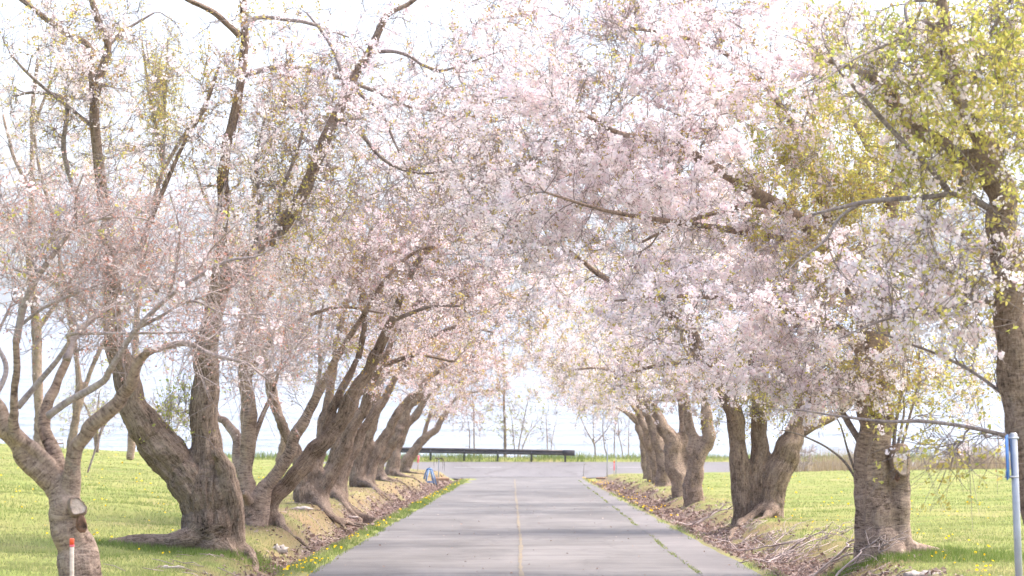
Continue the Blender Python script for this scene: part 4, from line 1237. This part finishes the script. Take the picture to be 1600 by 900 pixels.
# lush tufts along both road edges, and tree shade tinted into grass round trunks
X, Y = scatter(17000, 17, 121, lambda y: x_left(y) - .34, lambda y: x_left(y) + .07)
e = n2(X, Y, 1.6, 83, 2)
k = e > RNG.uniform(-.6, .6, len(X))
X, Y = X[k], Y[k]
blades('verge_grass', X, Y, RNG.uniform(.03, .10, len(X)), .012 * np.clip(Y / 30, .8, 3), RNG.uniform(.1, .8, len(X)), .5 + .3 * e[k] + RNG.normal(size=len(X)) * .2, 'grass')
X, Y = scatter(9000, 17, 121, lambda y: x_right(y) - .12, lambda y: x_right(y) + .45)
e = n2(X, Y, .9, 84, 2)
k = e > RNG.uniform(-.1, .7, len(X))
X, Y = X[k], Y[k]
blades('verge_grass', X, Y, RNG.uniform(.03, .10, len(X)), .012 * np.clip(Y / 30, .8, 3), RNG.uniform(.1, .8, len(X)), .55 + RNG.normal(size=len(X)) * .25, 'grass')
X, Y = scatter(5000, 17, 118, lambda y: x_seam(y) - .035, lambda y: x_seam(y) + .035)
e = n2(X * 0, Y, .8, 85, 2)
k = e > RNG.uniform(-.5, 1.1, len(X))
X, Y = X[k], Y[k]
blades('seam_grass', X, Y, RNG.uniform(.008, .035, len(X)), .012 * np.clip(Y / 30, .8, 3), RNG.uniform(.2, 1.2, len(X)), .45 + RNG.normal(size=len(X)) * .25, 'grass', dz=.03)
XX, YY = [], []
for cx, cy, r in ((TR0.location.x, TR0.location.y, .75), (TL1.location.x, TL1.location.y, .85), (TL1.location.x - .6, TL1.location.y - .5, .8), (TR0.location.x + .9, TR0.location.y - .8, 1.0)):
    a, q = RNG.random(2600) * 6.28, RNG.random(2600) ** .5
    XX.append(cx + np.cos(a) * r * q * 1.3); YY.append(cy + np.sin(a) * r * q)
X, Y = np.concatenate(XX), np.concatenate(YY)
blades('tree_shade_grass', X, Y, RNG.uniform(.04, .12, len(X)), np.full(len(X), .011), RNG.uniform(.1, .7, len(X)), .8 + RNG.normal(size=len(X)) * .15, 'grass')  # tufts tinted dark green to paint the shade at the feet of two trees
# far verge beyond the crossing road
X, Y = RNG.uniform(-20, 24, 9000), RNG.uniform(136.5, 138.8, 9000)
e = n2(X, Y, .5, 86, 2)
blades('bank_grass', X, Y, RNG.uniform(.08, .42, len(X)) * (1 + .8 * e), np.full(len(X), .035), RNG.uniform(.1, .6, len(X)), .55 + .25 * e + RNG.normal(size=len(X)) * .2, 'grass')
# dry reeds on the right shore
X = RNG.uniform(13.5, 34, 9000); Y = RNG.uniform(117, 124.5, 9000)
e = n2(X, Y, .35, 87, 3)
k = e > RNG.uniform(-.8, .5, len(X))
X, Y, e = X[k], Y[k], e[k]
blades('dry_reeds', X, Y, RNG.uniform(.35, 1.15, len(X)) * (1 + .5 * e), np.full(len(X), .028), RNG.uniform(.05, .5, len(X)), .5 + RNG.normal(size=len(X)) * .25, 'reed')
# leaf litter in both ditches
X1, Y1 = scatter(30000, 18, 122, lambda y: x_left(y) - 1.9, lambda y: x_left(y) - .2)
X2, Y2 = scatter(26000, 18, 110, lambda y: x_right(y), lambda y: x_right(y) + 1.9)
X, Y = np.concatenate([X1, X2]), np.concatenate([Y1, Y2])
li, mo = zone_masks(X, Y)
k = RNG.random(len(X)) < np.maximum(li * .75, mo * .035)
X, Y = X[k], Y[k]
C = np.stack([X, Y, G(X, Y) + RNG.uniform(.005, .05, len(X))], 1)
V, T, tt = flower_mesh(C, unit(RNG.normal(size=(len(X), 3)) * .6 + np.array([0, 0, 1])), RNG.uniform(.022, .045, len(X)) * np.clip(Y / 32, 1, 2.2) ** .6, RNG.random(len(X)), 6, .4)
obj('fallen_leaves', mesh_np('fallen_leaves', V, [T], attrs={'tint': tt}), M['litter'], None, 'stuff')
# stray leaves and petals on the asphalt
X, Y = scatter(260, 18, 100, x_left, x_right)
C = np.stack([X, Y, road_z(Y) + .022], 1)
V, T, tt = flower_mesh(C, unit(RNG.normal(size=(len(X), 3)) * .3 + np.array([0, 0, 1])), RNG.uniform(.014, .03, len(X)), RNG.random(len(X)), 6, .3)
obj('road_litter', mesh_np('road_litter', V, [T], attrs={'tint': tt}), M['litter'], None, 'stuff')
# dandelions
def dandelions(X, Y, lift):
    C = np.stack([X, Y, G(X, Y) + lift], 1)
    V, T, tt = flower_mesh(C, unit(RNG.normal(size=(len(X), 3)) * .3 + np.array([0, -.45, 1])), RNG.uniform(.014, .022, len(X)) * np.clip(Y / 35, 1, 2) ** .7, RNG.random(len(X)), 5, .2)
    obj('dandelions', mesh_np('dandelions', V, [T], attrs={'tint': tt}), M['dandelion'], None, 'stuff')
X1, Y1 = scatter(620, 20, 110, lambda y: np.maximum(-.22 * y, -24), lambda y: x_left(y) - 1.8)
X2, Y2 = scatter(380, 20, 122, lambda y: x_left(y) - .3, lambda y: x_left(y) + .03)
k2 = n2(X2, Y2, .7, 91, 2) > RNG.uniform(-.2, .8, len(X2))
X3, Y3 = scatter(160, 24, 110, lambda y: x_right(y) + 1.6, lambda y: .2 * y)
X4, Y4 = scatter(700, 55, 123, lambda y: x_right(y), lambda y: x_right(y) + .9)
k4 = n2(X4, Y4, .5, 92, 2) > RNG.uniform(-.1, .7, len(X4))
k1 = n2(X1, Y1, .25, 93, 2) > RNG.uniform(-.5, .6, len(X1))
X = np.concatenate([X1[k1], X2[k2], X3, X4[k4]]); Y = np.concatenate([Y1[k1], Y2[k2], Y3, Y4[k4]])
dandelions(X, Y, RNG.uniform(.04, .09, len(X)))

# ---- fallen branches and loose wood
def fallen_branch(px, py, ang, L, label, seed, r0=.022, arch=.12, forks=7, mat='drystick', group='fallen branches in the right ditch'):
    r = np.random.default_rng(seed)
    g = GP(px, py)
    n = 9
    t = np.linspace(0, 1, n)
    x = g.x + math.cos(ang) * L * (t - .5) + .05 * r.normal(size=n)
    y = g.y + math.sin(ang) * L * (t - .5) + .05 * r.normal(size=n)
    z = G(x, y) + r0 + arch * np.sin(t * math.pi) + .015 * r.random(n)
    pts = catmull(np.stack([x, y, z], 1), 18)
    bm = MB()
    bm.tube(pts, np.linspace(r0, r0 * .3, 18), 6)
    for k in range(forks):
        i = r.integers(3, 16)
        a = ang + r.choice([-1, 1]) * r.uniform(.3, 1.0)
        l = L * r.uniform(.2, .45)
        q = np.array([pts[i] + np.array([math.cos(a) * l * u, math.sin(a) * l * u, (.10 + .45 * r.random()) * l * math.sin(u * 2.2) ]) for u in np.linspace(0, 1, 5)])
        q[:, 2] = np.maximum(q[:, 2], G(q[:, 0], q[:, 1]) + .006)
        q[1:] += r.normal(size=(4, 3)) * .015
        bm.tube(q, np.linspace(r0 * .5, .003, 5), 4)
        for m in range(2):
            j = r.integers(1, 4)
            a2 = a + r.choice([-1, 1]) * r.uniform(.4, 1.1)
            q2 = np.array([q[j] + np.array([math.cos(a2) * l * .45 * u, math.sin(a2) * l * .45 * u, .12 * l * u]) for u in np.linspace(0, 1, 4)])
            q2[:, 2] = np.maximum(q2[:, 2], G(q2[:, 0], q2[:, 1]) + .004)
            bm.tube(q2, np.linspace(r0 * .25, .0025, 4), 3)
    me = bm.mesh('fallen_branch', True)
    me.transform(__import__('mathutils').Matrix.Translation(-g))
    o = obj('fallen_branch', me, M[mat], None, loc=g)
    return tag(o, label, 'branch', group)
for i, a in enumerate((
    (1105, 815, .35, 1.7, 'long bare branch lying from the ditch up to the roots of the three stemmed cherry', .03, .05, 5),
    (1190, 868, 2.6, 1.3, 'dark hooked branch in the leaf filled ditch at the right road edge', .020, .10, 6),
    (1245, 878, .5, 1.2, 'dead branch with many raised side twigs in the middle of the right ditch', .016, .16, 9),
    (1330, 876, .25, 1.1, 'pale arching branch drooping at the foot of the hollow stub cherry', .018, .22, 9),
    (1300, 892, -.1, 1.0, 'pale straight branch at the bottom of the frame below the arching one', .022, .06, 5),
    (1215, 893, .2, 1.1, 'tangled grey twig bundle at the bottom edge of the right ditch', .014, .10, 10),
    (1385, 868, .6, .7, 'fine curled pale branch leaning against the front of the hollow stub cherry', .010, .26, 8),
    (1262, 862, -.4, 1.2, 'pale many forked branch crossing the middle of the right ditch', .015, .18, 10),
    (1350, 888, .7, 1.0, 'bleached branch with fanned twigs at the left foot of the hollow stub cherry', .016, .2, 10),
    (1225, 852, 1.2, 1.0, 'short forked stick pointing up the mossy bank right of the ditch', .013, .14, 7),
    (1290, 850, .9, .9, 'thin forked branch on the mossy strip left of the hollow stub cherry', .010, .10, 6))):
    fallen_branch(a[0], a[1], a[2], a[3], a[4], 200 + i, a[5], a[6], a[7])
# loose twigs too small to count
bm = MB()
r = np.random.default_rng(77)
for i in range(620):
    if i < 500:
        y = r.uniform(21, 48); x = float(x_right(y)) + r.uniform(.1, 1.3)
    else:
        y = r.uniform(24, 80); x = float(x_left(y)) - r.uniform(.5, 1.9)
    a, l = r.random() * 6.28, r.uniform(.12, .5)
    q = np.array([[x + math.cos(a) * l * u, y + math.sin(a) * l * u, 0] for u in (-.5, 0, .5)]) + r.normal(size=(3, 3)) * .015
    q[:, 2] = G(q[:, 0], q[:, 1]) + np.array([.008, .02 + .04 * r.random(), .008 + .05 * r.random()])
    bm.tube(q, np.array([.006, .005, .003]) * r.uniform(.7, 1.5), 3)
obj('loose_twigs', bm.mesh('loose_twigs', True), M['drystick'], None, 'stuff')

def wood_piece(px, py, L, w, h, rz, label, cat, mat='greywood', name='wood_slab', seed=1):
    g = GP(px, py)
    r = np.random.default_rng(seed)
    n, mcount = 12, 9
    V = []
    for i in range(n):
        t = i / (n - 1)
        k = (math.sin(math.pi * min(max(t, .04), .96)) ** .35) * (1 + .18 * r.normal())
        for j in range(mcount):
            a = j / mcount * 6.283
            V.append(((t - .5) * L + .02 * r.normal(), math.cos(a) * w / 2 * k, math.sin(a) * h / 2 * k * (1 + .2 * r.normal()) + h * .3))
    V = np.array(V)
    idx = np.arange(n * mcount).reshape(n, mcount)
    Q = np.stack([idx[:-1], np.roll(idx[:-1], -1, 1), np.roll(idx[1:], -1, 1), idx[1:]], -1).reshape(-1, 4)
    me = mesh_np(name, V, [Q, idx[:1, ::-1], idx[-1:]], smooth=True)
    o = obj(name, me, M[mat], None, loc=g)
    o.rotation_euler = (0, 0, rz)
    return tag(o, label, cat)
wood_piece(266, 889, .32, .09, .05, .05, 'flat weathered wood chip on the grass in front of the massive cherry', 'wood', seed=3)
wood_piece(472, 797, .42, .16, .08, -.1, 'grey slab of bark lying on the mossy bank beside the leaning cherries', 'wood', seed=4)
wood_piece(545, 810, .40, .10, .07, -.3, 'short dead root stub on the bank above the leaf ditch', 'wood', 'drystick', 'dead_root', seed=5)
wood_piece(1442, 902, .42, .12, .08, 0, 'pale cut log half out of frame on the grass right of the hollow stub cherry', 'log', 'greywood', 'cut_log', seed=6)
wood_piece(436, 863, .26, .14, .13, .2, 'rounded root knuckle with a dark hollow beside the leaf ditch', 'root', 'greywood', 'root_stump', seed=8)

# ---- cut scars on the two near trunks
def scar(parent, px, py, D, rx, rz, label, mat, yaw=0.0, pitch=0.0, rim=True, name='pruning_scar'):
    c = P(px, py, D) - np.array(parent.location)
    r = np.random.default_rng(int(px))
    bm = MB()
    n = 18
    rings = [(1.25, .06, 0), (1.10, -.012, 1), (1.0, -.018, 2), (.95, -.010, 3), (.5, -.012, 4)] if rim else [(1.0, .02, 0), (.8, -.02, 1), (.4, -.01, 2)]
    wob = 1 + .13 * np.sin(np.arange(n) / n * 6.283 * 2 + r.random() * 6) + .10 * np.sin(np.arange(n) / n * 6.283 * 3 + r.random() * 6) + .05 * r.normal(size=n)
    V = []
    for k, dy, _ in rings:
        for j in range(n):
            a = j / n * 6.283
            V.append((math.cos(a) * rx * k * wob[j], dy, math.sin(a) * rz * k * wob[j]))
    V.append((0, rings[-1][1], 0))
    V = np.array(V)
    V[:, 1] += .006 * r.normal(size=len(V))
    cy, sy = math.cos(yaw), math.sin(yaw)
    cp, sp = math.cos(pitch), math.sin(pitch)
    V = V @ np.array([[1, 0, 0], [0, cp, sp], [0, -sp, cp]])
    V = V @ np.array([[cy, sy, 0], [-sy, cy, 0], [0, 0, 1]])
    fs = []
    m = len(rings)
    for k in range(m - 1):
        for j in range(n):
            fs.append((k * n + j, k * n + (j + 1) % n, (k + 1) * n + (j + 1) % n, (k + 1) * n + j))
    for j in range(n):
        fs.append(((m - 1) * n + j, (m - 1) * n + (j + 1) % n, m * n))
    bm.add(V + c, fs)
    me = bm.mesh(name, True)
    o = obj(name, me, M[mat], parent)
    if rim:
        me.materials.append(M['bark_mixed'])
        me.polygons.foreach_set('material_index', [1 if i < n * 3 else 0 for i in range(len(me.polygons))])
    if label:
        o['label'] = label
    return o
scar(TL0, 121, 792, 20.79, .072, .066, 'pale round saw cut', 'heartwood', .3, -.3)
scar(TL0, 128, 819, 20.81, .052, .080, 'rotten hollow below the saw cut', 'rotwood', .3, .05, False, 'rot_hollow')
scar(TR0, 1407, 722, TR0.location.y - .285, .095, .14, 'hollow pale cut face', 'heartwood', .15, -.12)
scar(TR0, 1402, 742, TR0.location.y - .285, .03, .10, None, 'rotwood', .15, .0, False, 'rot_hollow')

# ---- guard rail along the lake
def guardrail():
    t = thing('guardrail', 'dark weathered steel guardrail beyond the crossing road, in front of the lake', 'guardrail', (0, 136.6, float(G(0, 136.6))))
    s = 1 / 27.66
    x0, x1 = (560 - 800) * s, (888 - 800) * s
    prof = np.array([(-.00, -.155), (-.035, -.14), (-.08, -.10), (-.08, -.07), (-.02, -.03), (-.02, .03), (-.08, .07), (-.08, .10), (-.035, .14), (0, .155)])
    back = prof[::-1] + np.array([.012, 0])
    ring = np.concatenate([prof, back])
    m = len(ring)
    V, fs = [], []
    xsn = np.linspace(x0, x1, 8)
    for x in xsn:
        for (yy, zz) in ring:
            V.append((x, yy, .555 + zz))
    for k in range(7):
        for j in range(m):
            fs.append((k * m + j, k * m + (j + 1) % m, (k + 1) * m + (j + 1) % m, (k + 1) * m + j))
    fs += [tuple(range(m - 1, -1, -1)), tuple(range(7 * m, 8 * m))]
    b = MB(); b.add(V, fs)
    rail = b.build('rail', M['weather'], t)
    b = MB()
    b.box((x1 + .02, -.045, .55), (.68, .13, .325), bev=.03)
    b.build('end_terminal', M['weather'], t)
    xp = (883 - 800) * s
    k = 0
    while xp - k * 1.905 > x0:
        x = xp - k * 1.905
        b = MB()
        zb = float(G(x, 136.72)) - t.location.z
        b.box((x, .155, (zb - .2 + .70) / 2), (.10, .012, .9 - zb), bev=.002)
        b.box((x, .105, (zb - .2 + .70) / 2), (.012, .10, .9 - zb), bev=.002)
        b.box((x, .05, (zb - .2 + .70) / 2), (.10, .012, .9 - zb), bev=.002)
        b.build('post', M['railtop'], t)
        b = MB()
        b.tube([(x, -.02, .555), (x, -.038, .555)], .022, 8)
        b.build('bolt', M['galv'], t)
        k += 1
    t.rotation_euler = (0, math.radians(.75), math.radians(-3.2))
    return t
guardrail()

# ---- blue folding stand beside the left road edge
def blue_stand():
    g = GP(671, 757)
    t = thing('folding_stand', 'blue A shaped folding stand at the left road edge near the junction', 'sawhorse', g, rotz=.25)
    H, W, L = .66, .25, .26
    for sy in (-1, 1):
        for sx in (-1, 1):
            b = MB()
            b.tube([(sx * W, sy * L, -.02), (sx * W * .62, sy * L * .8, H * .55), (sx * .07, sy * L * .55, H * .97)], [.026, .024, .022], 8)
            leg = b.build('leg', M['blue'], t, True)
            b = MB()
            b.tube([(sx * W * .80, sy * L - .012, .02), (sx * W * .48, sy * L * .8 - .012, H * .55), (sx * .045, sy * L * .55 - .012, H * .93)], .014, 6)
            b.build('leg_rail', M['paleblue'], leg, True)
            b = MB()
            b.box((sx * W, sy * L, .0), (.08, .07, .05), bev=.012)
            b.build('foot_pad', M['rubber'], leg)
        b = MB()
        b.box((0, sy * L * .95, .11), (W * 1.7, .02, .035), bev=.006)
        b.build('spreader_bar', M['blue'], t)
    b = MB()
    b.tube([(-.11, 0, H * .93), (-.06, 0, H * 1.0), (.06, 0, H * 1.0), (.11, 0, H * .93)], .03, 8)
    b.box((0, 0, H * .985), (.13, .34, .05), bev=.015)
    b.build('top_beam', M['blue'], t, True)
    b = MB()
    b.tube([(-.03, -.05, H * 1.01), (.0, 0, H * 1.06), (.04, .05, H * 1.02)], .02, 6)
    b.build('carry_handle', M['rubber'], t, True)
    return t
blue_stand()

def post_thing(name, label, cat, px, py, htop_px, w, mat, lean=0.0, build=None, group=None):
    g = GP(px, py)
    t = thing(name, label, cat, g, group)
    H = (py - htop_px) * g.y / F
    b = MB()
    b.box((lean * H / 2, 0, H / 2 - .1), (w, w * .7, H + .2), ry=math.atan(lean), bev=w * .15)
    b.build('post', M[mat], t)
    if build:
        build(t, H)
    return t
def vine(t, H):
    for k, (a, l) in enumerate(((.8, .55), (2.4, .45), (1.9, .3), (-.3, .35), (.2, .62))):
        b = MB()
        u = np.linspace(0, 1, 7)
        b.tube(np.stack([math.cos(a) * .28 * np.sin(u * 1.9), math.sin(a) * .2 * np.sin(u * 1.9) - .03, H * .96 + .12 * np.sin(u * 2.6) - l * u ** 2], 1), np.linspace(.022, .004, 7), 5)
        b.build('dead_vine', M['bark_dark'], t, True)
post_thing('metal_post', 'thin galvanised post with a withered vine drooping from its top, beside the blue stand', 'post', 685, 753, 716, .045, 'galv', .02, vine)
def tcap(t, H):
    b = MB(); b.box((.02 + .09 * H, 0, H - .02), (.17, .05, .04), bev=.008, ry=-.06); b.build('cap', M['greywood'], t)
post_thing('short_post', 'short leaning grey post with a flat cap at the right corner of the junction', 'post', 911, 745, 724, .05, 'greywood', .09, tcap)
def bolts(t, H):
    for z in (.97, .90):
        b = MB(); b.box((0, -.03, H * z), (.05, .012, .02), bev=.004); b.build('bolt', M['galv'], t)
post_thing('sign_post', 'tall empty galvanised sign post right of the junction', 'post', 948.5, 745, 694, .052, 'galv', .012, bolts)
post_thing('marker_post', 'slim grey metal rod right of the orange and pink stake', 'post', 962.5, 743, 700, .03, 'galv', 0, None)
def ribbon(top, low):
    def f(t, H):
        b = MB(); b.box((0, -.002, H - .055), (.062, .05, .11), bev=.006); b.build('painted_tip', M[top], t)
        if low:
            b = MB(); b.box((.003, -.004, H - .30), (.058, .048, .34), bev=.006); b.build('flagging_tape', M[low], t)
    return f
post_thing('survey_stake', 'wooden survey stake with orange tip and pink tape, beside the tall sign post', 'stake', 959.5, 743, 720, .05, 'stakewood', 0, ribbon('orange', 'pink'))
def pinktop(t, H):
    b = MB(); b.box((.12 * H - .035, -.002, H - .17), (.09, .055, .34), ry=.10, bev=.008); b.build('flagging_tape', M['pink'], t)
post_thing('survey_stake', 'wooden stake with pink tape on its top, under the last left cherry', 'stake', 652, 735, 712, .05, 'stakewood', .12, pinktop)

def near_stake():
    D = 19.0
    x = (112.5 - 800) * D / F
    z0 = float(G(x, D)); z1 = CAMZ - (842 - HOR) * D / F
    t = thing('survey_stake', 'pale wooden stake with a bright orange tip in front of the scarred budding cherry', 'stake', (x, D, z0))
    H = z1 - z0
    b = MB(); b.box((0, 0, (H - .05) / 2 - .1), (.032, .02, H + .15), bev=.003); b.build('post', M['stakewood'], t)
    b = MB(); b.box((0, 0, H - .022), (.034, .022, .05), bev=.004); b.build('painted_tip', M['orange'], t)
    b = MB(); b.box((0, 0, H - .054), (.0345, .0225, .016), bev=.002); b.build('pink_band', M['pink'], t)
near_stake()

def blue_sign():
    D = 19.0
    x = (1597 - 800) * D / F
    z0 = float(G(x, D)); z1 = CAMZ - (676 - HOR) * D / F
    H = z1 - z0
    t = thing('blue_sign', 'blue sign plate seen nearly edge on, on a leaning grey post at the right edge', 'sign', (x, D, z0))
    top = (1584 - 1597) * D / F
    ln = math.atan2(top, H)
    b = MB(); b.box((top / 2, 0, H / 2 - .1), (.052, .05, H + .2), ry=ln, bev=.008); b.build('post', M['galv'], t)
    zc = CAMZ - (714 - HOR) * D / F - z0
    yaw = math.radians(74)
    cx = (1573 - 1597) * D / F
    b = MB(); b.box((cx, -.02, zc), (.012, .24, .345), rz=math.radians(-15), ry=ln, bev=.004); pl = b.build('plate', M['signblue'], t)
    b = MB(); b.box((cx - .0095 + .002, -.022, zc - .125), (.004, .19, .045), rz=math.radians(-15), ry=ln); b.build('sticker', M['white'], pl)
    for dz in (.15, -.155):
        b = MB(); b.tube([(cx - .02, -.02, zc + dz), (cx + .09, -.02, zc + dz)], .009, 8); b.build('bolt', M['galv'], t)
blue_sign()

def plank(px0, px1, py, label, th=.12):
    ga, gb = GP(px0, py), GP(px1, py)
    c = GP((px0 + px1) / 2, py)
    L = (px1 - px0) * c.y / F
    o = MB()
    o.box((0, 0, th / 2 - .02), (L, .2, th), bev=.012)
    ob = o.build('plank', M['plank'], None, loc=c)
    ob.rotation_euler = (0, 0, .04)
    return tag(ob, label, 'plank')
plank(652, 702, 750, 'brown plank lying behind the blue stand at the left road edge')
plank(931, 959, 748, 'short brown plank lying on the verge below the tall sign post', .09)

def bench():
    D = 118.0
    x = (93 - 800) * D / F
    g = Vector((x, D, float(G(x, D))))
    t = thing('bench', 'small white bench with a brown seat at the far left lawn edge', 'bench', g)
    for sx in (-1, 1):
        b = MB(); b.box((sx * .25, 0, .24), (.06, .34, .56), bev=.01); b.build('side_panel', M['white'], t)
    b = MB(); b.box((0, 0, .26), (.44, .32, .05), bev=.008); b.build('seat', M['plank'], t)
    b = MB(); b.box((0, .15, .46), (.44, .04, .14), bev=.008); b.build('backrest', M['white'], t)
    b = MB(); b.box((0, .02, .06), (.44, .04, .06), bev=.008); b.build('stretcher', M['white'], t)
bench()

# ------------------------------------------------------------------ haze
def haze_mat():
    m, nt = new_mat('haze_air')
    v = N(nt, 'ShaderNodeVolumePrincipled', Density=.00016, Anisotropy=.25)
    v.inputs['Color'].default_value = (.87, .93, 1.0, 1)
    o = nt.nodes.new('ShaderNodeOutputMaterial')
    nt.links.new(v.outputs[0], o.inputs['Volume'])
    return m
hb = MB()
hb.box((0, 2300, 110.0), (6000, 5200, 290.0))
hz = obj('haze', hb.mesh('haze'), haze_mat(), kind='stuff')
